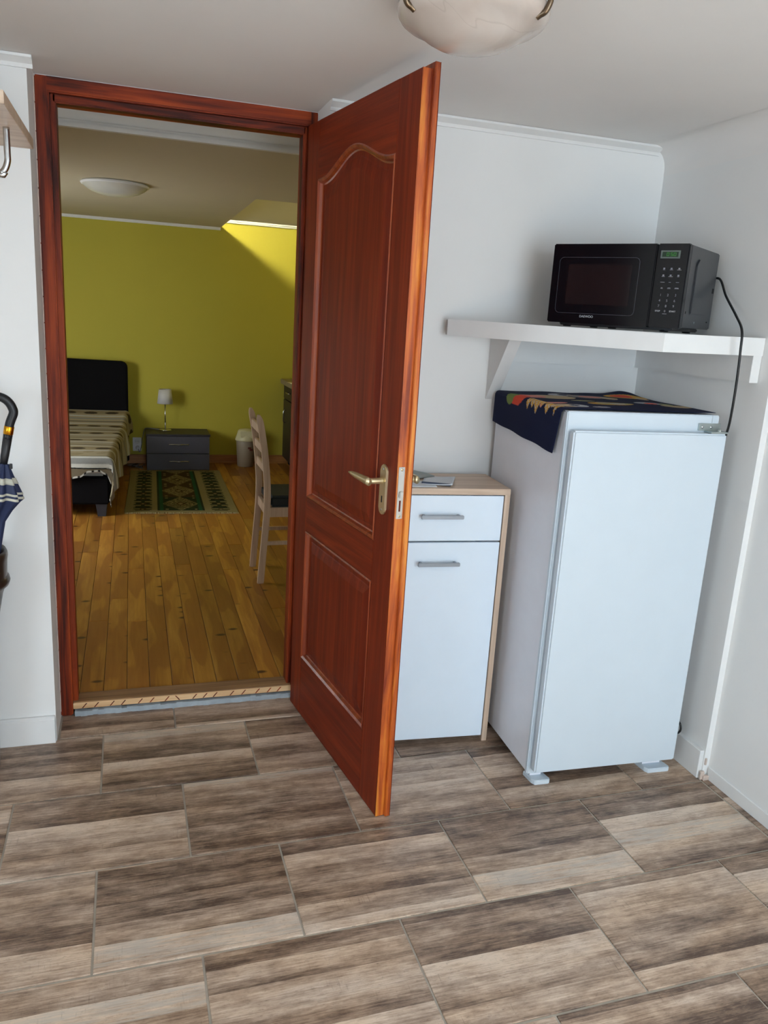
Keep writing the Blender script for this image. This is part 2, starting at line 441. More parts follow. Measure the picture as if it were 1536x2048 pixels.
# ------------------------------------------------------------------ ROOM SHELL
ZC = 2.045; X1 = 2.065; X2 = 2.087; XL = -1.9; YB = -4.4
TA, TY, TL, TR = 0.006, 0.3551, 0.472, 0.344
floor = box('floor', XL - .1, X2 + .1, YB - .1, .24, -.08, -.0035, M_grout, bev=0); struct(floor, 'tiled floor of wood-look ceramic planks')
floor.rotation_euler = (0, 0, TA)
G = .0026
full = None
def tile(x0, x1, y0, y1, fullsize=False):
    global full
    cxm, cym = (x0 + x1) / 2, (y0 + y1) / 2
    if fullsize and full is not None:
        o = full.copy(); COL.objects.link(o)
    else:
        bm = bmesh.new(); bm_box(bm, x0 - cxm + G, x1 - cxm - G, y0 - cym + G * 1.3, y1 - cym - G * 1.3, -.006, 0)
        bmesh.ops.bevel(bm, geom=[e for e in bm.edges if all(v.co.z > -.001 for v in e.verts)], offset=.0012, segments=1, affect='EDGES')
        o = bm_obj('tile', bm, M_tile)
        if fullsize: full = o
    o.parent = floor; o.location = (cxm, cym, 0)
for r in range(0, 14):
    ya, yb = TY - (r + 1) * TR, TY - r * TR
    off = .41 if r % 2 == 0 else .174
    xmin, xmax = (XL, 2.052)
    y1c = yb
    if r == 0: xmin, xmax, y1c = .034, .868, .172
    if ya < YB: ya = YB
    k0 = math.floor((xmin - off) / TL)
    for k in range(k0, k0 + 14):
        a, b_ = off + k * TL, off + (k + 1) * TL
        a2, b2 = max(a, xmin), min(b_, xmax)
        if b2 - a2 < .015: continue
        tile(a2, b2, ya, y1c, fullsize=(r > 0 and abs(b2 - a2 - TL) < 1e-6 and abs(y1c - ya - TR) < 1e-6))
for k in range(8):   # cut strips along the right wall
    tile(2.055, X2, -.66 - (k + 1) * .47, -.66 - k * .47)

# back wall (with the doorway recess), side walls, rear wall with window
wb = boxes('wall_back', [(XL - .1, .029, 0, .25, -.05, 2.35), (.868, 2.3, 0, .25, -.05, 2.35), (.029, .868, .172, .25, 2.04, 2.35)], M_wall)
struct(wb, 'white plaster wall with the doorway')
wr = boxes('wall_right', [(X1, 2.3, -.652, 0.0, -.05, 2.2), (X2, 2.3, YB, -.652, -.05, 2.2)], M_wall); struct(wr, 'white plaster wall beside the fridge')
wl = boxes('wall_left', [(XL - .1, XL, YB, -3.6, -.05, 2.2), (XL - .1, XL, -2.4, 0, -.05, 2.2), (XL - .1, XL, -3.6, -2.4, -.05, .62), (XL - .1, XL, -3.6, -2.4, 1.88, 2.2)], M_wall); struct(wl)
struct(boxes('fill_window_3', [(XL - .08, XL - .04, -3.6, -2.4, .62, .67), (XL - .08, XL - .04, -3.6, -2.4, 1.83, 1.88), (XL - .08, XL - .04, -3.6, -3.55, .62, 1.88), (XL - .08, XL - .04, -2.45, -2.4, .62, 1.88)], M_trimw))  # unseen window frame made up around the left fill light
WX0, WX1, WZ0, WZ1 = .4, 2.05, .4, 1.98
wf = boxes('wall_front', [(XL - .1, WX0, YB - .12, YB, -.05, 2.2), (WX1, 2.3, YB - .12, YB, -.05, 2.2), (WX0, WX1, YB - .12, YB, -.05, WZ0), (WX0, WX1, YB - .12, YB, WZ1, 2.2)], M_wall)
struct(wf)
win = boxes('window_1', [(WX0, WX1, YB - .1, YB - .05, WZ0, WZ0 + .05), (WX0, WX1, YB - .1, YB - .05, WZ1 - .05, WZ1), (WX0, WX0 + .05, YB - .1, YB - .05, WZ0, WZ1), (WX1 - .05, WX1, YB - .1, YB - .05, WZ0, WZ1), (1.2, 1.26, YB - .1, YB - .05, WZ0, WZ1)], M_trimw)
struct(win)
# ceiling with a small cove into the right wall
cr = .07
ceil = boxes('ceiling', [(XL - .1, X1 - cr, YB, .172, ZC, 2.3), (X1 - cr, 2.3, YB, .172, ZC + .001, 2.3)], M_ceil); struct(ceil, 'white painted ceiling')
cp = [(X1 - cr - .02, ZC)] + [(X1 - cr + cr * math.sin(k * PI / 24), ZC - cr + cr * math.cos(k * PI / 24)) for k in range(13)] + [(X1, ZC - cr - .02)]
obj('cove', [(x_ - .0008, y_, z_ - .0008) for y_ in (YB, 0.0) for (x_, z_) in cp], [(k, k + 1, len(cp) + k + 1, len(cp) + k) for k in range(len(cp) - 1)], M_ceil, ceil, True)

# cornices (small stepped profile)
def cornice(name, x0, x1, y, mat, z=ZC, h=.03, d=.028):
    p = [(y, z - h), (y - .006, z - h), (y - .008, z - h + .010), (y - .014, z - h + .014), (y - d + .004, z - .010), (y - d, z - .008), (y - d, z - .001), (y, z - .001)]
    o = prism(name, p, 'x', x0, x1, mat); return o
struct(cornice('trim_1', XL, .045, 0, M_trimw), 'white ceiling cornice left of the door')
struct(cornice('trim_2', .868, X1 - .033, 0, M_trimw), 'white ceiling cornice right of the door')
# baseboards
def baseboard(name, pts, mat):
    return boxes(name, pts, mat, bev=.002)
struct(baseboard('baseboard_left', [(XL, .027, -.012, 0, 0, .097), (XL, .027, -.013, 0, 0, .088)], M_trimw), 'white skirting board left of the door')
struct(baseboard('baseboard_back', [(.9, X1, -.014, 0, 0, .1)], M_trimw))
struct(baseboard('baseboard_right', [(X1 - .016, X1, -.648, -.016, 0, .1)], M_trimw), 'white skirting block beside the fridge')
struct(baseboard('baseboard_front', [(X2 - .006, X2, YB, -.66, 0, .045)], M_trimw), 'low white skirting on the right wall')
# cracked plaster crumbs at the skirting end
pl = boxes('trim_3', [(X1 - .012, X1 + .004, -.661, -.651, 0, .03), (X1 - .004, X2 - .004, -.668, -.655, 0.0, .016), (X1 + .002, X1 + .010, -.657, -.651, .05, .075)], M_plaster, bev=.002)
struct(pl, 'crumbling plaster at the end of the skirting')

# ------------------------------------------------------------------ DOOR FRAME, SILL
fr = empty('trim_4', (0, 0, 0)); struct(fr, 'red-brown stained wooden door frame')
D = .166
box('jamb', .029, .069, D, .25, 0.0, 2.043, M_frame, fr, .004)
box('jamb_stop', .069, .086, D + .018, .25, 0.03, 2.0, M_frame, fr, .003)
box('jamb', .841, .872, D, .25, 0.0, 2.043, M_frame, fr, .004)
box('jamb_stop', .826, .841, D + .018, .25, 0.03, 2.0, M_frame, fr, .003)
box('head', .060, .850, D - .001, .25, 2.0, 2.043, M_frame_h, fr, .004)
box('head_stop', .075, .835, D + .018, .25, 1.977, 2.0, M_frame_h, fr, .003)
bm = bmesh.new()
for i in range(26):
    z = .02 + i * .078; bm_box(bm, .026 - .002 * random.random(), .031, D - .004 - .003 * random.random(), D + .004, z, z + .074)
bm_obj('plaster_edge', bm, M_plaster, fr)
sill = empty('trim_5', (0, 0, 0)); struct(sill, 'worn wooden threshold on a mortar strip')
box('sill_board', .070, .842, D + .004, .245, .030, .048, M_sill, sill, .002)
box('sill_face', .070, .842, D + .001, D + .005, .024, .046, M_rawwood, sill, .0008)
bm = bmesh.new()
n = 40
for i in range(n):
    x = .075 + (.766) * i / n
    bm_box(bm, x, x + .766 / n + .002, D - .008 - .006 * noise.noise((i * .5, 0, 0)), D + .01, -.003, .019 + .006 * noise.noise((i * .7, 3, 0)))
bm_obj('mortar_strip', bm, M_conc, sill)
for i in range(16):      # gouges in the raw wood face
    x = .1 + i * .046 + random.uniform(-.012, .012)
    s = random.choice((-1, 1, 1))
    prism('gouge', [(x, .026), (x + .004, .026), (x + .004 + s * .014, .043), (x + s * .014, .043)], 'y', D - .0002, D + .002, M_frame_h, sill)

# ------------------------------------------------------------------ DOOR LEAF
HA = .1478; W_ = .757; ZB = -.006 + .008; ZT = 1.994
leaf = empty('door_1', (.8324, .1315, 0), -PI / 2 + HA)
struct(leaf, 'open red-brown panelled wooden door with brass lever handle')
T0 = .026
XS0, XS1 = .100, .640
def arch(x):
    t = (x - XS0) / (XS1 - XS0)
    s = .5 - .5 * math.cos(2 * PI * t)
    return 1.824 + .062 * s ** 1.15
box('stile', .001, XS0, 0, T0, ZB, ZT, M_stain, leaf, .001)
box('stile', XS1, W_, 0, T0, ZB, ZT, M_stain, leaf, .001)
box('bottom_rail', XS0, XS1, 0, T0, ZB, .222, M_stain_h, leaf, .001)
box('lock_rail', XS0, XS1, 0, T0, .692, .812, M_stain_h, leaf, .001)
nA = 28
xs = [XS0 + (XS1 - XS0) * i / nA for i in range(nA + 1)]
prism('top_rail', [(x, arch(x)) for x in xs] + [(XS1, ZT), (XS0, ZT)], 'y', 0, T0, M_stain_h, leaf)
def raised_panel(name, topf, z0, side=0):
    """raised-and-fielded panel: outer loop recessed, inner field proud."""
    def loop(ins, dy):
        top = [(XS0 + ins + (XS1 - XS0 - 2 * ins) * i / nA) for i in range(nA + 1)]
        base = [(XS0 + (XS1 - XS0) * i / nA) for i in range(nA + 1)]
        return [(x, dy, topf(bx_) - ins) for x, bx_ in zip(top, base)] + [(x, dy, z0 + ins) for x in reversed(top)]
    def ring_mesh(nm, specs, mat, cap):
        loops = [loop(i, d) for i, d in specs]
        n = len(loops[0]); vs = [p for lp in loops for p in lp]; fs = []
        for k in range(len(loops) - 1):
            for i in range(n):
                j = (i + 1) % n; fs.append((k * n + i, k * n + j, (k + 1) * n + j, (k + 1) * n + i))
        if cap:
            b0 = (len(loops) - 1) * n
            for i in range(nA): fs.append((b0 + i, b0 + i + 1, b0 + n - 2 - i, b0 + n - 1 - i))
        bm = bmesh.new(); vv = [bm.verts.new(p) for p in vs]
        for f in fs: bm.faces.new([vv[q] for q in f])
        return bm_obj(nm, bm, mat, leaf)
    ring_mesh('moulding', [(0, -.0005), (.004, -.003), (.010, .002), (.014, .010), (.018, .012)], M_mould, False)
    ring_mesh(name, [(.016, .012), (.030, .012), (.034, .0105), (.060, .005), (.063, .0045)], M_stain, True)
raised_panel('panel', arch, .812)
raised_panel('panel', lambda x: .692, .222)
# rebated lip on the far face, overlapping the leaf edge
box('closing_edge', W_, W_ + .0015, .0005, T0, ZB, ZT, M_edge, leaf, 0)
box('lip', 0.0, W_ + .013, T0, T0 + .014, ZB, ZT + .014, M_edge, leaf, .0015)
box('lip_face', 0.0, W_ + .013, T0 + .014, T0 + .0155, ZB, ZT + .014, M_stain, leaf, .0005)
for (z0, z1) in ((.24, .67), (.84, 1.80)):
    box('panel_back', XS0 + .02, XS1 - .02, T0 + .0155, T0 + .022, z0, z1, M_stain, leaf, .006)
# lock faceplate on the closing edge
lp = box('lock_plate', W_ + .0015, W_ + .0035, .004, .022, .905, 1.045, M_steel, leaf, .0008)
for z in (.912, 1.038):
    lathe('screw', [(0, .0012), (.003, .001), (.0036, 0)], M_brass, lp, 12, (W_ + .0035, .013, z), Matrix.Rotation(PI / 2, 3, 'Y'))
box('latch', W_ + .0035, W_ + .010, .008, .019, .962, .980, M_steel, lp, .002)
box('bolt_slot', W_ + .0032, W_ + .0042, .010, .015, .925, .955, M_frame, lp, .0003)
def lever(side):
    s = -1 if side == 0 else 1
    y0 = 0 if side == 0 else T0 + .0155
    h = empty('handle', (0, 0, 0)); h.parent = leaf
    xc = .690
    P = [(xc + .018 * math.cos(a * PI / 10), 1.022 + .018 * math.sin(a * PI / 10)) for a in range(11)] + [(xc + .018 * math.cos(PI + a * PI / 10), .919 + .018 * math.sin(PI + a * PI / 10)) for a in range(11)]
    prism('plate', P, 'y', y0, y0 + s * .007, M_brass, h, bev=.0015)
    tube('neck', [(xc, y0 + s * .006, .995), (xc, y0 + s * .03, .995), (xc - .002, y0 + s * .052, .995)], .0085, M_brass, h, 14, 4)
    # tapered grip running towards the hinge side
    path = [(xc + .010, .011), (xc, .0115), (xc - .03, .0105), (xc - .07, .009), (xc - .10, .006), (xc - .115, .002)]
    vs, fs = [], []; seg = 14
    for i, (x, rr) in enumerate(path):
        for k in range(seg):
            a = 2 * PI * k / seg
            vs.append((x, y0 + s * (.052 + .006 * (i / 5) ** 2) + rr * .75 * math.cos(a), .995 + rr * math.sin(a) + .003 * (i / 5)))
    for i in range(len(path) - 1):
        for k in range(seg):
            q = (k + 1) % seg; fs.append((i * seg + k, i * seg + q, (i + 1) * seg + q, (i + 1) * seg + k))
    fs.append(tuple(range(seg))); fs.append(tuple(range((len(path) - 1) * seg, len(path) * seg)))
    bm = bmesh.new(); vv = [bm.verts.new(v) for v in vs]
    for f in fs: bm.faces.new([vv[q] for q in f])
    bm_obj('grip', bm, M_brass, h, True)
    for z in (.915, 1.027):
        lathe('screw', [(0, .0012), (.003, .001), (.0036, 0)], M_steel, h, 12, (xc, y0 + s * .007, z), Matrix.Rotation(-s * PI / 2, 3, 'X'))
    boxes('keyhole', [(xc - .0025, xc + .0025, min(y0 + s * .0068, y0 + s * .0076), max(y0 + s * .0068, y0 + s * .0076), .935, .953)], M_dark, h)
lever(0); lever(1)
for z in (.25, 1.75):
    tube('hinge', [(-.004, T0 + .012, z - .04), (-.004, T0 + .012, z + .04)], .007, M_brass, leaf, 10, 1)

# ------------------------------------------------------------------ CABINET beside the door
cb = empty('cabinet', (1.4514, -.2848, 0), -.08)
tag(cb, 'white-fronted cabinet with pale oak top, drawer and door, behind the open door', 'cabinet')
CW, CD_, CH = .46, .244, .906
box('top', -CW, 0, 0, CD_, CH - .02, CH, M_oak, cb, .001)
box('side_panel', -.018, 0, .001, CD_, 0, CH - .02, M_oakz, cb, .001)
box('side_panel', -CW, -CW + .018, .001, CD_, 0, CH - .02, M_oakz, cb, .001)
box('back_panel', -CW + .018, -.018, CD_ - .006, CD_, .03, CH - .02, M_white_lam, cb, 0)
box('bottom_panel', -CW + .018, -.018, .01, CD_ - .006, .05, .066, M_oak, cb, 0)
def bar_handle(par, xa, xb, z):
    h = empty('handle', (0, 0, 0)); h.parent = par
    box('bar', xa, xb, -.030, -.020, z - .006, z + .006, M_alu, h, .0015)
    for x in (xa + .008, xb - .016): box('post', x, x + .008, -.022, .001, z - .004, z + .004, M_alu, h, .001)
dw = box('drawer_front', -CW + .021, -.0225, -.001, .016, .733, CH - .023, M_white_lam, cb, .001); bar_handle(dw, -.302, -.162, .818)
dr = box('door', -CW + .021, -.0225, -.001, .016, .024, .727, M_white_lam, cb, .001); bar_handle(dr, -.302, -.162, .660)

# leaflets on the cabinet
def leaflet(name, label, x, y, z, w_, d_, rz, mat, h=.0012, curl=0.0):
    e = empty(name, (x, y, z), rz)
    def f(u, v): return ((u - .5) * w_, (v - .5) * d_, .001 + curl * (u ** 2) * .02 + .0015 * math.sin(v * 5))
    grid('sheet', 10, 8, f, mat, e, thick=h)
    tag(e, label, 'leaflet', 'leaflets on the cabinet')
    return e
ZT_ = CH
e1 = leaflet('leaflet', 'pale blue-white sheet lying flat at the front of the cabinet top', 1.135, -.185, ZT_ + .0003, .16, .11, -.1, M_paper)
e2 = leaflet('leaflet', 'folded white leaflet with dark underside, slightly raised, nearest the fridge', 1.245, -.165, ZT_ + .003, .10, .14, -.45, M_paper, .003, .3)
box('fold', -.05, .045, -.068, -.063, -.001, .007, plain('slate_edge', '#3c4558', .6), e2, .001)
e3 = leaflet('leaflet', 'grey and blue striped brochure lying beside the open door', 1.165, -.075, ZT_ + .004, .15, .11, .35, plain('grey_brochure', '#8d948f', .5), .003, .1)
for i, (c, nme) in enumerate((('#4f9fd6', 'light_blue_stripe'), ('#2f6fb2', 'blue_stripe'), ('#dfe3e6', 'white_stripe'), ('#4f6db0', 'indigo_stripe'))):
    box('stripe', -.055, .0, -.045 + i * .022, -.033 + i * .022, .0035, .0050, plain(nme, c, .5), e3, 0)

# ------------------------------------------------------------------ FRIDGE
QA = -.0428
fg = empty('fridge', (1.473, -.5365, 0), QA)
tag(fg, 'white single-door fridge with an exposed zinc top hinge under the corner shelf', 'fridge')
QW, QD, QH = .503, .505, 1.194
box('body', 0, QW, .0, QD, .03, QH, M_fridge_side, fg, .004)
box('front_frame', -.003, QW + .001, -.014, .003, .03, QH, M_fridge, fg, .003)
box('gasket', .012, QW - .01, -.024, -.013, .06, 1.135, plain('grey_gasket', '#b9bcc4', .7), fg, 0)
box('door', .004, QW + .008, -.052, -.022, .054, 1.143, M_fridge, fg, .005, 3)
hg = box('hinge_plate', .432, QW + .004, -.020, -.0135, 1.148, 1.170, M_zinc, fg, .001)
box('hinge_arm', .455, QW + .012, -.05, -.014, 1.144, 1.149, M_zinc, hg, .001)
tube('hinge_pin', [(.492, -.038, 1.142), (.492, -.038, 1.156)], .005, M_zinc, hg, 10, 1)
for x in (.444, .474): lathe('screw', [(0, .002), (.0035, .0015), (.0045, 0)], M_chrome, hg, 12, (x, -.020, 1.159), Matrix.Rotation(PI / 2, 3, 'X'))
for (xa, xb) in ((.006, .075), (QW - .085, QW + .012)):
    prism('foot', [(xa, .03), (xb - .012, .03), (xb, -.026), (xb - .006, -.034), (xa + .014, -.034), (xa + .006, -.02)], 'z', 0, .016, M_fridge, fg, bev=.002)
    box('foot_post', xa + .01, xb - .02, .0, .03, .014, .032, M_fridge_side, fg, 0)
boxes('frame_seam', [(.478, .4788, -.0148, -.013, 1.172, QH - .001)], plain('seam_grey', '#9aa0a6', .7), fg)
tube('power_cable', [(.545, .2, .30), (.555, .06, .17), (.566, .018, .145), (.566, .012, .118), (.552, .03, .105), (.54, .12, .10)], .0035, M_cable, fg, 8, 8)

# patterned cloth on the fridge
def ell(x, y, cx_, cy_, rx, ry, rot=0.0):
    dx, dy = x - cx_, y - cy_; c, s = math.cos(rot), math.sin(rot)
    a, b_ = (dx * c + dy * s) / rx, (-dx * s + dy * c) / ry
    return a * a + b_ * b_
NAVY = lin4('#181e3c'); CL = {k: lin4(v) for k, v in dict(green='#7d8f4e', orange='#e0553f', pink='#d98f84', tan='#c2ad8c', yellow='#d3a24a', white='#b9bcc0', grey='#8f8a86', lgreen='#a7a97c').items()}
def cloth_col(s, v):
    # s<0: hanging over the left side, s>0: along the top; v: depth
    c = NAVY
    S = [(.10, .33, .10, .05, 0, 'tan'), (.03, .33, .06, .05, 0, 'pink'), (-.004, .335, .034, .06, 0, 'orange'), (-.012, .375, .032, .028, 0, 'green'), (-.010, .31, .028, .018, 0, 'orange'),
         (.185, .40, .05, .035, .2, 'white'), (.20, .40, .03, .02, .2, 'navy'), (.27, .37, .075, .05, -.1, 'grey'), (.28, .36, .05, .028, -.1, 'pink'), (.33, .34, .03, .03, 0, 'tan'),
         (.18, .24, .04, .022, 0, 'lgreen'), (.235, .165, .085, .03, .15, 'yellow'), (.25, .17, .07, .02, .15, 'lgreen'), (.26, .165, .03, .012, .15, 'white'), (.22, .19, .025, .012, 0, 'tan'),
         (.43, .40, .075, .045, -.3, 'yellow'), (.42, .41, .04, .03, -.3, 'orange'), (.47, .36, .02, .03, 0, 'tan'),
         (.40, .22, .045, .03, -.2, 'white'), (.405, .21, .022, .02, 0, 'orange'), (.46, .15, .05, .035, -.3, 'tan'), (.455, .2, .02, .03, 0, 'lgreen'),
         (.05, .09, .06, .03, .2, 'tan'), (.03, .15, .05, .016, .1, 'pink'), (.085, .09, .03, .03, 0, 'white'), (.075, .10, .018, .012, 0, 'navy'), (.15, .07, .03, .012, 0, 'white')]
    for (cx_, cy_, rx, ry, rot, k) in S:
        if ell(s, v, cx_, cy_, rx, ry, rot) < 1: c = NAVY if k == 'navy' else CL[k]
    # jagged maple-leaf fan that falls over the edge
    if -.05 < s < .02 and .03 < v < .26:
        for (vc, hw, ln) in ((.235, .018, .040), (.205, .02, .030), (.175, .022, .048), (.145, .012, .018), (.105, .022, .036), (.055, .010, .034)):
            lim = ln * max(0, 1 - abs(v - vc) / hw)
            if lim > 0 and s > -lim and s < .015:
                c = CL['yellow'] if (math.sin(s * 420) * math.sin(v * 310)) > -.45 else CL['white']
    return c
M_fcloth = attr_mat('printed_navy_cloth', .85, 500, .15)
cl = empty('tablecloth', (1.473, -.5365, 1.196), QA)
SH = .140
def cl_pos(i, j):
    v0 = j
    s = -SH + (SH + .500) * i
    hang = max(0, -s)
    # lower edge shape: front tip hangs lower and is pulled back from the front edge
    vfront = .004 + .030 * (hang / SH) ** 1.0
    vback = .500 - .0 * hang
    v = vfront + (vback - vfront) * v0
    if s < 0:
        ln = (.140 - .030 * v0 + .001 * math.sin(v0 * 17)) / SH
        hang = hang * ln
        rr = .008
        if hang < rr * PI / 2:
            a = hang / rr; x = -.004 - rr * math.sin(a) + .004; z = .003 + rr * (math.cos(a) - 1)
        else:
            x = -rr - .0015 * math.sin(v * 30) * hang / SH - .002; z = .003 - rr - (hang - rr * PI / 2)
        return (x - .003, v, z)
    z = .003 + .0025 * noise.noise((s * 9, v * 9, 1.0)) + .0015
    z += .013 * math.exp(-((s - .47) ** 2) / .003 - ((v - .49) ** 2) / .004)
    return (s, v + .004 * math.sin(s * 12) * (1 - v0), max(z, .0025))
def cl_col(i, j):
    s = -SH + (SH + .500) * i
    return cloth_col(s, .01 + .49 * j)
grid('cloth', 210, 150, cl_pos, M_fcloth, cl, cl_col, thick=.0012)
tag(cl, 'navy cloth printed with leaves and fans, draped over the fridge top', 'cloth')

# ------------------------------------------------------------------ CORNER SHELF
cs = empty('corner_shelf', (0, 0, 0))
tag(cs, 'white painted wooden corner shelf holding the microwave above the fridge', 'shelf')
P0, P1, P2, P3, P4 = (1.276, -.001), (1.281, -.050), (1.742, -.570), (X1 - .001, -.606), (X1 - .001, -.001)
prism('shelf_board', [(P0[0] + .02, P0[1]), (P1[0] + .03, P1[1] + .004), (P2[0] + .003, P2[1] + .022), (P3[0], P3[1] + .02), P4], 'z', 1.378, 1.4265, M_trimw, cs)
def fascia(a, b_, za, zb, t, nx, ny):
    vs = []
    for (p, z) in ((a, za), (b_, zb)):
        for (q, zz) in ((0, -.052), (0, 0), (1, 0), (1, -.052)): vs.append((p[0] + nx * t * q, p[1] + ny * t * q, z + zz))
    return obj('fascia', vs, [(0, 1, 2, 3), (7, 6, 5, 4), (0, 4, 5, 1), (1, 5, 6, 2), (2, 6, 7, 3), (3, 7, 4, 0)], M_trimw, cs)
fascia(P1, P2, 1.4285, 1.4245, .02, .749, .663)
fascia(P2, P3, 1.4245, 1.4285, .02, 0, 1)
box('wall_cleat', 1.506, X1 - .001, -.024, -.001, 1.297, 1.378, M_trimw, cs, .001)
box('wall_cleat', X1 - .032, X1 - .001, -.604, -.02, 1.297, 1.378, M_trimw, cs, .001)
prism('bracket', [(-.001, 1.378), (-.15, 1.378), (-.001, 1.165)], 'x', 1.462, 1.506, M_trimw, cs)

# ------------------------------------------------------------------ MICROWAVE
mw = empty('microwave', (1.548, -.224, 1.4285), -math.radians(54.48))
tag(mw, 'black microwave oven with green display standing on the corner shelf', 'microwave')
MW, MD, MZ0, MZ1 = .4165, .305, .011, .246
box('body', .004, MW - .001, .024, MD, MZ0 + .004, MZ1 - .001, M_bodygrey, mw, .003)
sp = prism('side_emboss', [(.082, .055), (.215, .055), (.262, .075), (.268, .2), (.255, .212), (.1, .212), (.082, .195)], 'x', MW - .003, MW + .003, M_bodygrey, mw, bev=.0025)
md = box('door', 0, .3235, 0, .024, MZ0, MZ1, M_black, mw, .003)
def rrect(x0, x1, z0, z1, r, n=6):
    P = []
    for cx_, cz_, a0 in ((x1 - r, z1 - r, 0), (x0 + r, z1 - r, 90), (x0 + r, z0 + r, 180), (x1 - r, z0 + r, 270)):
        for k in range(n + 1):
            a = math.radians(a0 + 90 * k / n); P.append((cx_ + r * math.cos(a), cz_ + r * math.sin(a)))
    return P
def rring(name, o_, i_, y, mat, par):
    n = len(o_); vs = [(p[0], y, p[1]) for p in o_] + [(p[0], y, p[1]) for p in i_] + [(p[0], y + .003, p[1]) for p in o_] + [(p[0], y + .003, p[1]) for p in i_]
    fs = []
    for k in range(n):
        q = (k + 1) % n
        fs += [(k, q, n + q, n + k), (k, q, 2 * n + q, 2 * n + k), (n + k, n + q, 3 * n + q, 3 * n + k)]
    return obj(name, vs, fs, mat, par)
rring('window_rim', rrect(.024, .279, .040, .207, .014), rrect(.0255, .2775, .0415, .2055, .013), -.0006, plain('dark_rim', '#3d3d45', .2), md)
prism('window_pane', rrect(.056, .257, .068, .186, .004), 'y', -.0008, .001, M_mwwin, md)
FM = lambda x, z, y=-.0008: Matrix(((1, 0, 0, x), (0, 0, 1, y), (0, 1, 0, z), (0, 0, 0, 1)))
FMt = lambda x, z, y=-.0008: Matrix(((1, 0, 0, x), (0, 0, -1, y), (0, 1, 0, z), (0, 0, 0, 1)))
text_mesh('brand_lettering', 'DAEWOO', .0098, M_print, md, FMt(.131, .032))
mp = box('control_panel', .3255, MW, 0, .024, MZ0, MZ1, M_black, mw, .003)
dsp = box('display', .336, .392, -.0012, .001, .205, .227, plain('display_bezel', '#59625e', .5), mp, .0005)
# backlit liquid-crystal display
mD, ntD, bD = newmat('display_green'); bD.inputs['Base Color'].default_value = lin4('#0d1f11'); bD.inputs['Emission Color'].default_value = lin4('#1f5a22'); bD.inputs['Emission Strength'].default_value = .10
box('screen', .341, .387, -.0018, -.001, .209, .223, mD, dsp, 0)
mS, ntS, bS = newmat('display_digits'); bS.inputs['Base Color'].default_value = lin4('#1f6b1d'); bS.inputs['Emission Color'].default_value = lin4('#4fb03a'); bS.inputs['Emission Strength'].default_value = .3
SEG = {'0': 'abcdef', '5': 'acdfg', '2': 'abged', '1': 'bc', ':': ''}
def seven(x, z, ch):
    w2, h2, t = .0032, .0045, .0009
    R = dict(a=(-w2, w2, h2 - t, h2), d=(-w2, w2, -h2, -h2 + t), g=(-w2, w2, -t / 2, t / 2), b=(w2 - t, w2, 0, h2), c=(w2 - t, w2, -h2, 0), f=(-w2, -w2 + t, 0, h2), e=(-w2, -w2 + t, -h2, 0))
    bm = bmesh.new()
    for k in SEG[ch]:
        r_ = R[k]; bm_box(bm, x + r_[0], x + r_[1], -.0023, -.0017, z + r_[2], z + r_[3])
    bm_obj('digit', bm, mS, dsp)
for x, ch in ((.357, '0'), (.368, '5'), (.377, '0')): seven(x, .216, ch)
rowsz = [.0116 + .235 * f_ for f_ in (.70, .62, .554, .48)]
cols = (.3515, .3725, .3945)
for ri, z in enumerate(rowsz):
    for ci, x in enumerate(cols):
        wd = (.006, .009, .012)[(ri + ci) % 3]
        bl = [(x - wd / 2, x + wd / 2, -.0006, .0006, z - .003, z - .0018)]
        if ri < 2: bl.append((x - .0025, x + .0025, -.0006, .0006, z - .0008, z + .0032))
        if ri == 3: bl.append((x - wd / 2.4, x + wd / 2.4, -.0006, .0006, z - .0010, z + .0002))
        boxes('button_mark', bl, M_printdim, mp)
for ri, (z, chs) in enumerate(((.1035, '123'), (.0880, '456'), (.0727, '789'))):
    for x, ch in zip(cols, chs): text_mesh('key_numeral', ch, .0095, M_printdim, mp, FMt(x - .001 * ri, z))
text_mesh('stop_lettering', 'STOP', .0062, M_print, mp, FMt(cols[0] - .003, .0585))
text_mesh('zero_numeral', '0', .0085, M_printdim, mp, FMt(cols[1] - .003, .0585))
text_mesh('start_lettering', 'START', .0062, M_print, mp, FMt(cols[2] - .003, .0585))
boxes('button_mark', [(cols[1] - .009, cols[1] + .003, -.0006, .0006, .0505, .0518)], M_printdim, mp)
box('base_tray', .03, MW - .03, .03, MD - .02, .004, MZ0 + .005, M_black2, mw, .003)
for (x, y) in ((.05, .045), (.36, .045), (.05, .26), (.36, .26), (.2, .045)):
    lathe('foot', [(0, 0), (.012, 0), (.014, .006), (.014, .011)], M_black2, mw, 14, (x, y, .0005))
lathe('screw', [(0, .001), (.003, .0008), (.0038, 0)], M_chrome, mw, 12, (MW - .001, .14, .032), Matrix.Rotation(PI / 2, 3, 'Y'))
for q in ((.262, .274, .035, .039), (.040, .046, .055, .062), (.27, .295, .125, .140)): boxes('vent_slot', [(MW - .0015, MW - .0004) + q], M_dark, mw)
# cord in world coordinates -> local
mwi = Matrix.Translation((1.548, -.224, 1.4285)) @ Matrix.Rotation(-math.radians(54.48), 4, 'Z'); mwi = mwi.inverted()
cord = [(2.030, -.355, 1.595), (2.050, -.385, 1.600), (2.030, -.45, 1.547), (1.984, -.56, 1.489), (1.955, -.628, 1.447), (1.953, -.638, 1.391), (1.961, -.634, 1.305), (1.972, -.622, 1.215), (1.985, -.602, 1.154), (2.012, -.55, 1.08), (2.02, -.46, .95)]
tube('power_cord', [mwi @ Vector(p) for p in cord], .0036, M_cable, mw, 10, 10)

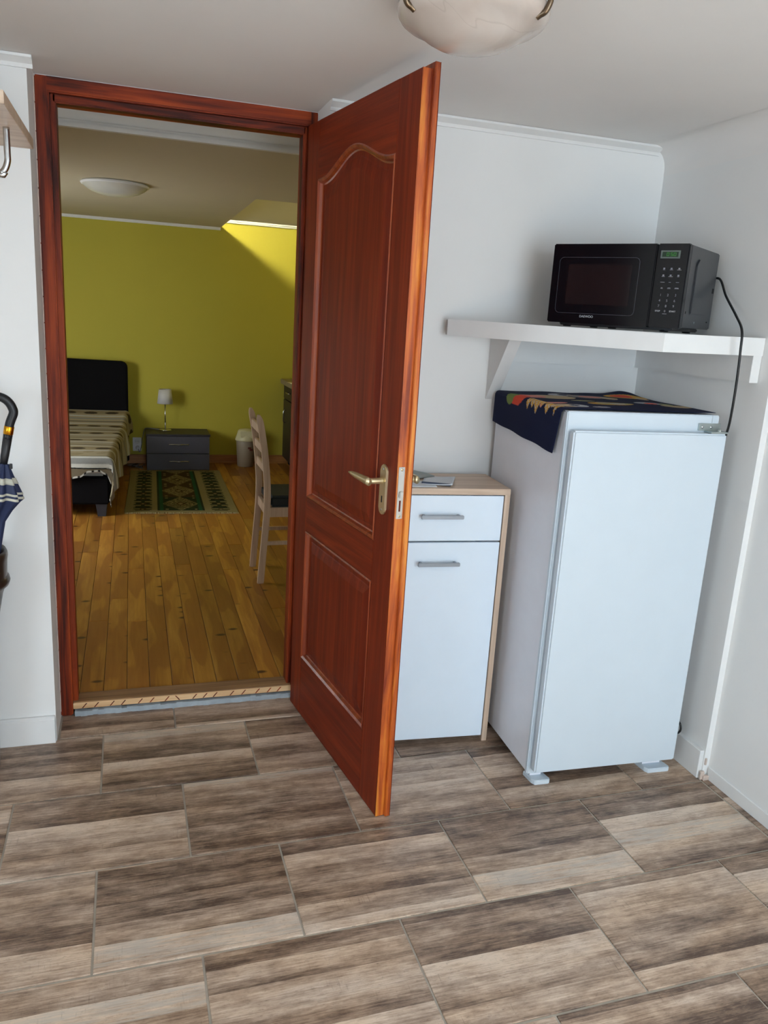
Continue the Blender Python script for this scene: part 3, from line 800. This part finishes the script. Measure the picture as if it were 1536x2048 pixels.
# ------------------------------------------------------------------ CEILING LAMP (near room)
la = empty('ceiling_lamp', (.924, -.955, ZC))
tag(la, 'alabaster glass bowl ceiling lamp with bronze clips in the near room', 'lamp')
lathe('base_plate', [(0, -.001), (.10, -.001), (.10, -.012), (0, -.012)], M_trimw, la, 32)
bowl = [(.1575, -.040), (.1598, -.047), (.1575, -.056), (.151, -.065), (.141, -.072), (.128, -.077), (.115, -.084), (.098, -.095), (.078, -.105), (.052, -.1125), (.024, -.1165), (0, -.118)]
lathe('glass_bowl', [(.09, -.018), (.12, -.024), (.15, -.036)] + bowl, M_alab, la, 56)
la.scale = (.92, .92, .95)
M_bronze = plain('dark_bronze', '#6b5a48', .3, .9)
for a in (-48, 72, 192):
    c_, s_ = math.cos(math.radians(a)), math.sin(math.radians(a))
    tube('clip', [(c_ * .13, s_ * .13, -.008), (c_ * .160, s_ * .160, -.018), (c_ * .169, s_ * .169, -.040), (c_ * .161, s_ * .161, -.060), (c_ * .149, s_ * .149, -.066), (c_ * .142, s_ * .142, -.070)], .006, M_bronze, la, 10, 5)

# ------------------------------------------------------------------ COAT RACK at the left edge
ck = empty('coat_rack', (0, 0, 0))
tag(ck, 'pale oak wall shelf with a steel hanging rail at the left edge', 'coat rack')
box('shelf_board', -.75, .038, -.552, -.0005, 1.8145, 1.841, M_oak, ck, .001)
tube('hanging_rail', [(.006, -.283, 1.816), (.006, -.283, 1.76), (.005, -.283, 1.735), (-.006, -.283, 1.713), (-.03, -.283, 1.705), (-.30, -.283, 1.705), (-.6, -.283, 1.705), (-.63, -.283, 1.72), (-.636, -.283, 1.76), (-.636, -.283, 1.816)], .0078, M_chrome, ck, 14, 6)

# ------------------------------------------------------------------ UMBRELLA STAND + UMBRELLA
us = empty('umbrella_stand', (-.179, -.115, 0)); us.scale = (1, 1, 1.02)
tag(us, 'dark brown tapered umbrella stand with a thick collar at the left edge', 'umbrella stand')
lathe('vessel', [(0, .006), (.044, .006), (.048, .01), (.056, .25), (.068, .48), (.088, .57), (.094, .60), (.094, .668), (.099, .682), (.104, .686), (.108, .678), (.109, .668), (.1065, .655), (.1055, .64), (.1035, .60), (.104, .592)], M_brown, us, 40)
lathe('collar', [(.1035, .610), (.110, .604), (.112, .594), (.108, .582), (.098, .576), (.091, .557), (.077, .485), (.062, .25), (.053, .0), (0, 0.0)], M_brown, us, 40)
um = empty('umbrella', (0, 0, 0))
tag(um, 'navy folding-canopy umbrella with black crook handle standing in the brown stand', 'umbrella')
Y_ = -.115
ax_t = Vector((-.0583, Y_, 1.00)); ax_b = Vector((-.222, Y_, .14))
d_ = (ax_t - ax_b).normalized()
tube('shaft', [ax_b - d_ * .04, ax_t], .005, M_steel, um, 8, 1)
hp = [ax_t + d_ * -.012, ax_t + d_ * .05, ax_t + d_ * .095]
q = ax_t + d_ * .13
arc = []
for k in range(10):
    a = k / 9 * PI
    arc.append(Vector((q.x - .042 + .042 * math.cos(a), Y_, q.z - .028 + .046 * math.sin(a))))
tube('crook_handle', [ax_t + d_ * .028, ax_t + d_ * .07] + arc + [arc[-1] + Vector((-.006, 0, -.04))], .0125, M_rubber, um, 14, 5)
rotm = d_.to_track_quat('Z', 'Y').to_matrix()
lathe('gold_band', [(.0128, -.011), (.0135, -.010), (.0135, .011), (.0128, .012)], M_gold, um, 24, ax_t + d_ * .052, rotm)
lathe('ferrule', [(.006, -.05), (.010, -.048), (.0115, -.02), (.0125, .045), (.0, .046)], M_rubber, um, 20, ax_t, rotm)
def pleat(a, z): return .18 * math.sin(8 * a)
lathe('canopy', [(.012, -.045), (.026, -.075), (.050, -.120), (.057, -.142), (.050, -.152), (.036, -.18), (.024, -.215), (.024, -.40), (.020, -.6), (.012, -.78), (.005, -.86)], M_umb, um, 64, ax_t, rotm, wave=pleat)
def ringband(nm, z0, z1, r0, r1, mat):
    lathe(nm, [(r0, z0), (r0 + .0012, z0), (r1 + .0012, z1), (r1, z1)], mat, um, 64, ax_t, rotm, wave=pleat)
ringband('stripe', -.082, -.098, .0300, .0385, M_umbw)
ringband('stripe', -.122, -.128, .0507, .0526, M_umbw)
ringband('stripe', -.134, -.141, .0545, .0568, M_umbw)
box('rib_tip', .004, .012, Y_ - .004, Y_ + .004, .94, .955, M_rubber, um, .001).location = (-.056, 0, .0)

# ================================================================== BEDROOM
YW = 4.628; ZF = .04; BXL = -1.3; BXR = 2.25
bf = box('floor_bedroom', BXL - .1, BXR + .1, .245, YW + .1, -.05, ZF - .018, M_dark, bev=0); struct(bf, 'pine plank floor of the bedroom')
PWD = .0815
pmesh = {}
random.seed(11)
x = BXL; ci = 0
while x < BXR:
    y = .246; first = True
    while y < YW - .01:
        ln = random.choice((.75, 1.05, 1.5, 1.9, 2.3)) * (random.uniform(.3, 1) if first else 1); first = False
        ye = min(y + ln, YW - .002)
        if YW - ye < .25: ye = YW - .002
        g = .0008
        bm = bmesh.new(); bm_box(bm, -PWD / 2 + g, PWD / 2 - g, -(ye - y) / 2 + g, (ye - y) / 2 - g, -.016, 0)
        bmesh.ops.bevel(bm, geom=[e for e in bm.edges if all(v.co.z > -.001 for v in e.verts)], offset=.001, segments=1, affect='EDGES')
        o = bm_obj('plank', bm, M_pine, bf); o.location = (x + PWD / 2, (y + ye) / 2, ZF - .0005 * random.random())
        y = ye
    x += PWD
far = boxes('wall_bedroom_far', [(BXL - .1, BXR + .1, YW, YW + .1, -.05, 3.1)], M_yellow); struct(far, 'lime-yellow wall at the back of the bedroom')
BWY0, BWY1, BWZ0, BWZ1 = 1.95, 2.75, .52, 1.48
bl_ = boxes('wall_bedroom_left', [(BXL - .1, BXL, .25, BWY0, -.05, 3.1), (BXL - .1, BXL, BWY1, YW, -.05, 3.1), (BXL - .1, BXL, BWY0, BWY1, -.05, BWZ0), (BXL - .1, BXL, BWY0, BWY1, BWZ1, 3.1)], M_yellow); struct(bl_)
w2 = boxes('window_2', [(BXL - .08, BXL - .04, BWY0, BWY1, BWZ0, BWZ0 + .04), (BXL - .08, BXL - .04, BWY0, BWY1, BWZ1 - .04, BWZ1), (BXL - .08, BXL - .04, BWY0, BWY0 + .04, BWZ0, BWZ1), (BXL - .08, BXL - .04, BWY1 - .04, BWY1, BWZ0, BWZ1)], M_trimw); struct(w2)
br_ = boxes('wall_bedroom_right', [(BXR, BXR + .1, .25, YW, -.05, 3.1)], M_yellow); struct(br_)
# ceiling: raised strip by the door, deep beam slab, thin rear slab, open roof shaft
bc = boxes('ceiling_bedroom', [(BXL - .1, BXR + .1, .25, .96, 2.30, 2.36), (BXL - .1, BXR + .1, .952, 2.47, 2.05, 2.34), (BXL - .1, 1.02, 2.47, YW, 2.062, 2.078), (1.13, BXR + .1, 2.47, 2.51, 2.062, 2.34)], M_bceil)
struct(bc, 'off-white bedroom ceiling with a raised light shaft')
boxes('beam_face', [(BXL, BXR, .95, .953, 2.05, 2.30)], plain('lit_beam_white', '#f2f2f0', .8, var=.01), bc)  # beam face whitened to stand in for light from the doorway
sh = obj('roof_slope', [(-.35, YW, 2.132), (BXR, YW, 2.132), (BXR, 2.47, 2.95), (-.35, 2.47, 2.95), (-.35, YW, 3.0), (BXR, YW, 3.0), (BXR, 2.47, 3.02), (-.35, 2.47, 3.02)],
         [(0, 1, 2, 3), (7, 6, 5, 4), (0, 3, 7, 4), (1, 5, 6, 2), (2, 6, 7, 3), (0, 4, 5, 1)], M_bceil, bc)
boxes('shaft_wall', [(-.45, -.35, 2.47, YW, 2.078, 3.0), (-.45, BXR, 2.40, 2.47, 2.34, 3.0)], M_bceil, bc)
struct(boxes('trim_6', [(BXL, BXR, .928, .95, 2.050, 2.066), (BXL, BXR, .938, .95, 2.066, 2.078)], M_trimw), 'white cornice on the bedroom ceiling beam')
struct(boxes('trim_7', [(BXL, 1.02, YW - .016, YW, 2.040, 2.052), (BXL, 1.02, YW - .024, YW, 2.052, 2.062)], M_trimw), 'white cornice along the bedroom yellow wall')
struct(boxes('trim_8', [(1.03, BXR, YW - .016, YW, 2.104, 2.118), (1.03, BXR, YW - .024, YW, 2.118, 2.130)], M_trimw), 'white cornice in the bedroom light shaft')
sk = boxes('baseboard_bedroom', [(BXL, BXR, YW - .014, YW, ZF, .116), (BXL, BXR, YW - .022, YW, ZF, .058)], M_skirtwood, bev=.002); struct(sk, 'wooden skirting below the yellow wall')

# bedroom ceiling lamp
bl2 = empty('ceiling_light', (.215, 2.40, 2.05))
tag(bl2, 'shallow white glass dome light on the bedroom ceiling', 'lamp')
lathe('rim', [(0, -.001), (.175, -.001), (.184, -.008), (.180, -.016), (.170, -.018)], M_trimw, bl2, 44)
lathe('dome', [(.174, -.016), (.160, -.030), (.130, -.048), (.09, -.061), (.045, -.069), (0, -.071)], M_opal, bl2, 44)

# ------------------------------------------------------------------ bed
bed = empty('bed', (.134, 2.765, ZF), -.0563)
tag(bed, 'single bed with charcoal upholstered frame and headboard', 'bed')
box('base', -.90, 0, 0, 1.735, .082, .265, M_dkfab, bed, .012, 3)
P = [(-.90, .04), (.018, .04), (.018, .84)] + [(.018 - .045 + .045 * math.cos(a), .84 + .045 * math.sin(a)) for a in (PI / 8, PI / 4, 3 * PI / 8)] + [(-.03, .885), (-.86, .897), (-.90, .86)]
prism('headboard', P, 'y', 1.715, 1.785, M_dkfab, bed, bev=.008)
for (xx, yy) in ((-.09, .015), (-.88, .015), (-.09, 1.64), (-.88, 1.64)):
    bm = bmesh.new(); vs = bm_box(bm, xx, xx + .07, yy, yy + .07, 0, .083)
    for v in vs[:4]: v.co.x += .012 if v.co.x < xx + .03 else -.008
    bm_obj('leg', bm, M_bedleg, bed)
box('mattress', -.885, -.012, .01, 1.715, .262, .385, plain('mattress_white', '#b7b4ab', .9), bed, .03, 3)
# blanket
M_blan = attr_mat('woven_blanket', .95, 260, .3)
bk = empty('blanket', (.134, 2.765, ZF), -.0563)
tag(bk, 'striped beige woven blanket with dark bands draped over the bed', 'blanket')
BW = .905; BLn = 1.705
B_col = {k: lin4(v) for k, v in dict(beige='#a89c80', tan='#998b6c', dark='#453a2b', white='#c3c2b8', grey='#8b8b86', black='#18181a', brown='#6f6552').items()}
def hem(a):   # front drop length
    x_ = a - BW
    pts = [(-.91, .17), (-.35, .16), (-.225, .17), (-.16, .157), (-.10, .120), (-.04, .115), (.0, .135), (.04, .19), (.07, .24), (.25, .27)]
    for (p, q_) in zip(pts, pts[1:]):
        if p[0] <= x_ <= q_[0]:
            t = (x_ - p[0]) / (q_[0] - p[0]); t = t * t * (3 - 2 * t); return p[1] + (q_[1] - p[1]) * t
    return .25
def bpar(j, a): return BLn * j / .75 if j < .75 else BLn + hem(a) * (j - .75) / .25
def bk_pos(i, j):
    a = i * (BW + .23)
    b_ = bpar(j, a); Lb = BLn + hem(a)
    da, db = max(0, a - BW), max(0, b_ - BLn)
    ztop = .398 + .004 * math.sin(b_ * 9) * math.sin(a * 7)
    hd = max(0, 1 - b_ / .45); ztop += .075 * hd * hd * (3 - 2 * hd)
    rr = .04
    def drop(t):   # rounded edge
        if t <= 0: return 0, 0
        if t < rr * PI / 2: an = t / rr; return rr * math.sin(an), rr * (1 - math.cos(an))
        return rr, rr + (t - rr * PI / 2)
    ox, zx = drop(da); oy, zy = drop(db)
    fold = .016 * math.sin(b_ * 15 + 1) + .01 * math.sin(b_ * 31)
    xx = -BW + min(a, BW) - .020 + ox + (.05 * da + fold * min(1, da / .15))
    if db > 0 and da > 0:
        z = ztop - max(zx, zy) - .35 * min(zx, zy)
    else: z = ztop - zx - zy
    yy = BLn - min(b_, BLn) - .005 - oy * .55 - .08 * db + .008 * math.sin(a * 22) * min(1, db / .1)
    if da > 0: z += .05 * max(0, 1 - b_ / .5) * min(1, da / .2)
    return (xx, yy + .01, max(z, .02))
def bk_col(i, j):
    a = i * (BW + .23); Lb = BLn + hem(a); b_ = bpar(j, a)
    e = b_ - BLn
    if e > -.02:
        rem = Lb - b_
        if rem < .012: return B_col['white'] if (a * 24) % 1 < .62 else B_col['black']
        if e < -.008: return B_col['beige']
        if e < .002: return B_col['black']
        if e < .025: return B_col['white']
        if e < .065: return B_col['grey']
        if e < .090: return B_col['white']
        if e < .098: return B_col['black']
        return B_col['brown'] if noise.noise((a * 14, b_ * 14, 0)) > -.1 else B_col['beige']
    if e > -.20: return B_col['beige'] if noise.noise((a * 12 + b_ * 3, b_ * 16, 2)) > -.12 else B_col['tan']
    t = ((-e - .20) % .33)
    if t < .025: return B_col['white']
    if .06 < t < .12: return B_col['dark'] if math.sin(a * 38 + int(-e / .33) * 2) + 1.2 * math.cos((t - .09) / .03 * PI / 2) > .75 else B_col['tan']
    if .12 < t < .14: return B_col['tan']
    if .16 < t < .175: return B_col['white']
    if .21 < t < .235: return B_col['brown']
    if .28 < t < .30: return B_col['grey']
    return B_col['beige']
grid('cover', 150, 380, bk_pos, M_blan, bk, bk_col, thick=.004)

# ------------------------------------------------------------------ nightstand + lamp
ns = empty('nightstand', (.393, 4.285, ZF))
tag(ns, 'low slate-grey two-drawer nightstand against the yellow wall', 'nightstand')
NW, ND, NH = .517, .335, .31
box('side_panel', 0, .016, .016, ND, 0, NH - .018, M_grey_top, ns, .001)
box('side_panel', NW - .016, NW, .016, ND, 0, NH - .018, M_grey_top, ns, .001)
box('back_panel', .016, NW - .016, ND - .006, ND, .01, NH - .018, M_grey_top, ns, 0)
box('top', -.004, NW + .006, 0, ND, NH - .018, NH, M_grey_top, ns, .0015)
for (z0, z1) in ((.006, .143), (.148, NH - .020)):
    dd = box('drawer', .002, NW - .002, -.001, .016, z0, z1, M_grey_front, ns, .001)
    zz = (z0 + z1) / 2 + .006
    tube('handle', [(.178, 0, zz), (.185, -.012, zz), (.22, -.016, zz + .002), (.262, -.024, zz), (.30, -.016, zz + .002), (.338, -.012, zz), (.345, 0, zz)], .0048, M_chrome, dd, 10, 6)
tl = empty('table_lamp', (.553, 4.505, ZF + NH + .0005))
tag(tl, 'small table lamp with white shade and chrome stem on the nightstand', 'lamp')
lathe('base', [(0, 0), (.052, 0), (.052, .006), (.046, .009), (.006, .012), (.0045, .014)], M_chrome, tl, 32)
tube('stem', [(0, 0, .012), (0, 0, .25)], .0045, M_chrome, tl, 12, 1)
lathe('shade', [(.050, .352), (.052, .352), (.066, .232), (.064, .232), (.050, .350)], M_lampshade, tl, 40)
lathe('shade_ring', [(.006, .335), (.05, .340), (.05, .343), (.006, .338)], M_chrome, tl, 20)
tube('lamp_cord', [(-.05, .02, .004), (-.14, .09, .004), (-.175, .10, -.02), (-.20, .105, -.16), (-.215, .105, -.21), (-.228, .108, -.165)], .003, M_printdim, tl, 8, 6)
# socket
so = empty('wall_socket', (.318, YW - .0005, .205))
tag(so, 'white double wall socket beside the nightstand', 'socket')
box('plate', -.036, .036, -.010, 0, -.058, .062, M_outlet, so, .003)
for z in (-.026, .03):
    lathe('outlet', [(0, 0), (.020, 0), (.022, .003), (.024, .003)], M_outlet, so, 20, (0, -.011, z), Matrix.Rotation(PI / 2, 3, 'X'))
    boxes('pin_hole', [(-.010, -.006, -.0135, -.010, z - .002, z + .002), (.006, .010, -.0135, -.010, z - .002, z + .002)], M_dark, so)
pg = lathe('plug', [(0, .03), (.010, .03), (.016, .016), (.017, 0)], M_outlet, so, 16, (.002, -.012, -.026), Matrix.Rotation(PI / 2, 3, 'X'))
for k in range(3):
    tag(tube('cable', [(.30 + .02 * k, YW - .05, ZF + .0035), (.24 + .03 * k, YW - .12 - .03 * k, ZF + .0035), (.34 + .01 * k, YW - .16 - .05 * k, ZF + .0035), (.378 - .02 * k, YW - .10 - .04 * k, ZF + .004)], .003, (M_printdim, M_cable, M_printdim)[k], None, 8, 8),
        ('pale cable looping on the floor beside the nightstand, nearest the wall', 'black cable looping on the floor beside the nightstand', 'pale cable looping on the floor beside the nightstand, nearest the rug')[k], 'cable', 'cables by the nightstand')

# ------------------------------------------------------------------ rug
M_rug = attr_mat('woven_rug', .95, 300, .4)
rg = empty('rug', (0, 0, ZF))
tag(rg, 'green and cream kilim rug with diamond pattern beside the bed', 'rug')
R_col = {k: lin4(v) for k, v in dict(cream='#94875e', dkgreen='#2c3722', green='#28553a', olive='#4c4a2c', brown='#4a3a22', dark='#26281c').items()}
RA, RB, RC_, RD_ = (.222, 2.862), (.975, 2.812), (.262, 4.275), (.990, 4.268)
def rg_pos(i, j):
    x_ = (RA[0] * (1 - i) + RB[0] * i) * (1 - j) + (RC_[0] * (1 - i) + RD_[0] * i) * j
    y_ = (RA[1] * (1 - i) + RB[1] * i) * (1 - j) + (RC_[1] * (1 - i) + RD_[1] * i) * j
    return (x_, y_, .005 + .001 * math.sin(j * 30))
def rg_col(i, j):
    step = lambda t, n: math.floor(t * n) / n
    i_, j_ = step(i, 110), step(j, 120)
    if j < .03 or j > .975: return R_col['cream']
    if i < .055 or i > .945: return R_col['cream']
    if .24 < i < .285 or .70 < i < .745: return R_col['cream']
    if .285 <= i < .305 or .68 < i <= .70: return R_col['dkgreen']
    if .305 <= i < .335 or .65 < i <= .68: return R_col['green']
    if i <= .24 or i >= .745:      # border motifs
        c = .15 if i < .5 else .845
        d = abs(i_ - c) / .085; t = (j_ * 9) % 1.0
        m = abs(t - .5) * 2
        if d < .3 and m < .35: return R_col['cream'] if d < .12 and m < .15 else R_col['brown']
        if d < 1.0 - .15 * ((j_ * 54) % 2): return (R_col['dkgreen'], R_col['dark'], R_col['olive'], R_col['cream'])[int(j_ * 54) % 4] if d > .25 else R_col['dkgreen']
        return R_col['cream']
    # centre field: diamonds
    cxm = .4925; t = ((j_ - .03) / .945 * 3.35) % 1.0
    d = abs(i_ - cxm) / .165 + abs(t - .5) / .5
    base = R_col['brown'] if int((j - .03) / .945 * 3.35) != 0 else R_col['dkgreen']
    if d < .16: return R_col['cream']
    if d < .30: return R_col['brown']
    if d < 1.0:
        k = int(d * 15)
        return R_col['cream'] if k % 2 == 0 or (int(i_ * 110) + int(j_ * 120)) % 5 == 0 else base
    if abs(abs(i_ - cxm) - .13) < .012 and (abs(t - .08) < .03 or abs(t - .92) < .03): return R_col['cream']
    return base
grid('weave', 150, 240, rg_pos, M_rug, rg, rg_col, thick=.004)
bm = bmesh.new()
for k in range(90):
    t = (k + .5) / 90; p = rg_pos(t, 0); q_ = rg_pos(t, 1); dx = random.uniform(-.004, .004)
    bm_box(bm, p[0] - .0022 + dx, p[0] + .0022 + dx, p[1] - .026, p[1] + .002, .001, .004)
    if k % 2: bm_box(bm, q_[0] - .0022, q_[0] + .0022, q_[1] - .002, q_[1] + .010, .001, .004)
fo = bm_obj('fringe', bm, M_cloth2, rg); fo['kind'] = 'stuff'

# ------------------------------------------------------------------ waste bin
wbn = empty('waste_bin', (1.245, 4.50, ZF))
tag(wbn, 'beige plastic swing-lid waste bin against the yellow wall', 'bin')
lathe('bucket', [(0, 0), (.068, 0), (.072, .004), (.084, .235), (.082, .24)], M_bin, wbn, 36)
lathe('lid', [(.082, .232), (.092, .232), (.093, .242), (.088, .256), (.078, .285), (.068, .318), (.06, .328), (.03, .333), (0, .334)], M_binlid, wbn, 36)
fl_ = prism('flap', [(-.050, .262), (.050, .262), (.060, .322), (-.060, .322)], 'y', -.090, -.078, M_binlid, wbn, bev=.004)
fl_.data.transform(Matrix.Translation((0, .012, 0)) @ Matrix.Rotation(0, 4, 'X'))
boxes('label', [(.010, .038, -.0845, -.078, .165, .182), (.024, .052, -.082, -.070, .150, .165)], M_red, wbn)

# ------------------------------------------------------------------ chair
ch = empty('dining_chair', (.93, 1.49, ZF))
tag(ch, 'pale wooden dining chair with dark seat pad, seen side-on behind the door', 'chair')
def post(y):
    pts = [(-.026, 0), (-.016, .15), (-.004, .32), (.0, .44), (-.004, .55), (-.020, .70), (-.040, .82), (-.052, .875)]
    sm = smooth_path([(a, 0, b_) for a, b_ in pts], 5)
    wv = [.016 if p.z < .84 else max(.006, .016 * (1 - ((p.z - .84) / .045) ** 2)) for p in sm]
    vs, fs = [], []
    for p, h_ in zip(sm, wv):
        for (dx, dy) in ((-h_, -.012), (h_, -.012), (h_, .012), (-h_, .012)): vs.append((p.x + dx, y + dy, p.z))
    for k in range(len(sm) - 1):
        for q in range(4):
            r_ = (q + 1) % 4; fs.append((k * 4 + q, k * 4 + r_, (k + 1) * 4 + r_, (k + 1) * 4 + q))
    fs.append((3, 2, 1, 0)); e_ = (len(sm) - 1) * 4; fs.append((e_, e_ + 1, e_ + 2, e_ + 3))
    bm = bmesh.new(); vv = [bm.verts.new(v) for v in vs]
    for f in fs: bm.faces.new([vv[q] for q in f])
    bmesh.ops.bevel(bm, geom=[e for e in bm.edges if abs((e.verts[0].co - e.verts[1].co).z) > .005], offset=.003, segments=2, affect='EDGES')
    bm_obj('back_post', bm, M_chair, ch, False)
for y in (-.139, .143): post(y)
box('seat', .012, .40, -.150, .150, .405, .465, plain('dark_green_pad', '#23292a', .8, var=.1, bmp=.2), ch, .015, 3)
for y in (-.139, .143): box('seat_rail', .012, .39, y - .010, y + .010, .355, .405, M_chair, ch, .002)
box('seat_rail', .375, .395, -.13, .13, .355, .405, M_chair, ch, .002)
box('seat_rail', -.006, .012, -.13, .13, .355, .405, M_chair, ch, .002)
for y in (-.139, .143):
    box('front_leg', .368, .398, y - .014, y + .014, 0, .405, M_chair, ch, .003)
    box('stretcher', .0, .372, y - .007, y + .007, .205, .225, M_chair, ch, .002)
for z, x_ in ((.80, -.040), (.70, -.022), (.60, -.010)): box('back_slat', x_ - .008, x_ + .008, -.13, .135, z - .022, z + .022, M_chair, ch, .003)

# ------------------------------------------------------------------ kitchen unit at the right
ku = empty('kitchen_cabinet', (1.60, 3.05, ZF))
tag(ku, 'dark kitchen base cabinet at the far right of the bedroom', 'cabinet')
box('carcass', .012, .60, 0, 1.56, .06, .735, M_kitch, ku, .002)
box('plinth', .05, .58, .02, 1.55, 0, .06, M_dark, ku, 0)
for k in range(3):
    dd = box('door', -.004, .012, .004 + k * .52, .516 + k * .52, .07, .60, M_kitch, ku, .002)
    tube('handle', [(-.004, .40 + k * .52, .40), (-.024, .40 + k * .52, .405), (-.024, .40 + k * .52, .50), (-.004, .40 + k * .52, .505)], .005, M_chrome, dd, 8, 3)
    d2 = box('drawer', -.004, .012, .004 + k * .52, .516 + k * .52, .608, .73, M_kitch, ku, .002)
    tube('handle', [(-.004, .20 + k * .52, .675), (-.024, .205 + k * .52, .675), (-.024, .31 + k * .52, .675), (-.004, .315 + k * .52, .675)], .005, M_chrome, d2, 8, 3)
kt = box('worktop', -.035, .62, -.01, 1.565, 0, .042, M_counter, None, .004); kt.location = (1.60, 3.05, ZF + .736)
tag(kt, 'speckled stone worktop on the kitchen cabinet', 'worktop')
tw = empty('dish_towel', (1.70, 4.05, ZF + .779))
def tw_pos(i, j): return ((i - .6) * .24, (j - .5) * .34, .004 + .010 * abs(noise.noise((i * 5, j * 5, 4))))
grid('towel', 20, 20, tw_pos, M_cloth2, tw, thick=.003); tag(tw, 'cream dish towel lying on the kitchen worktop', 'towel')
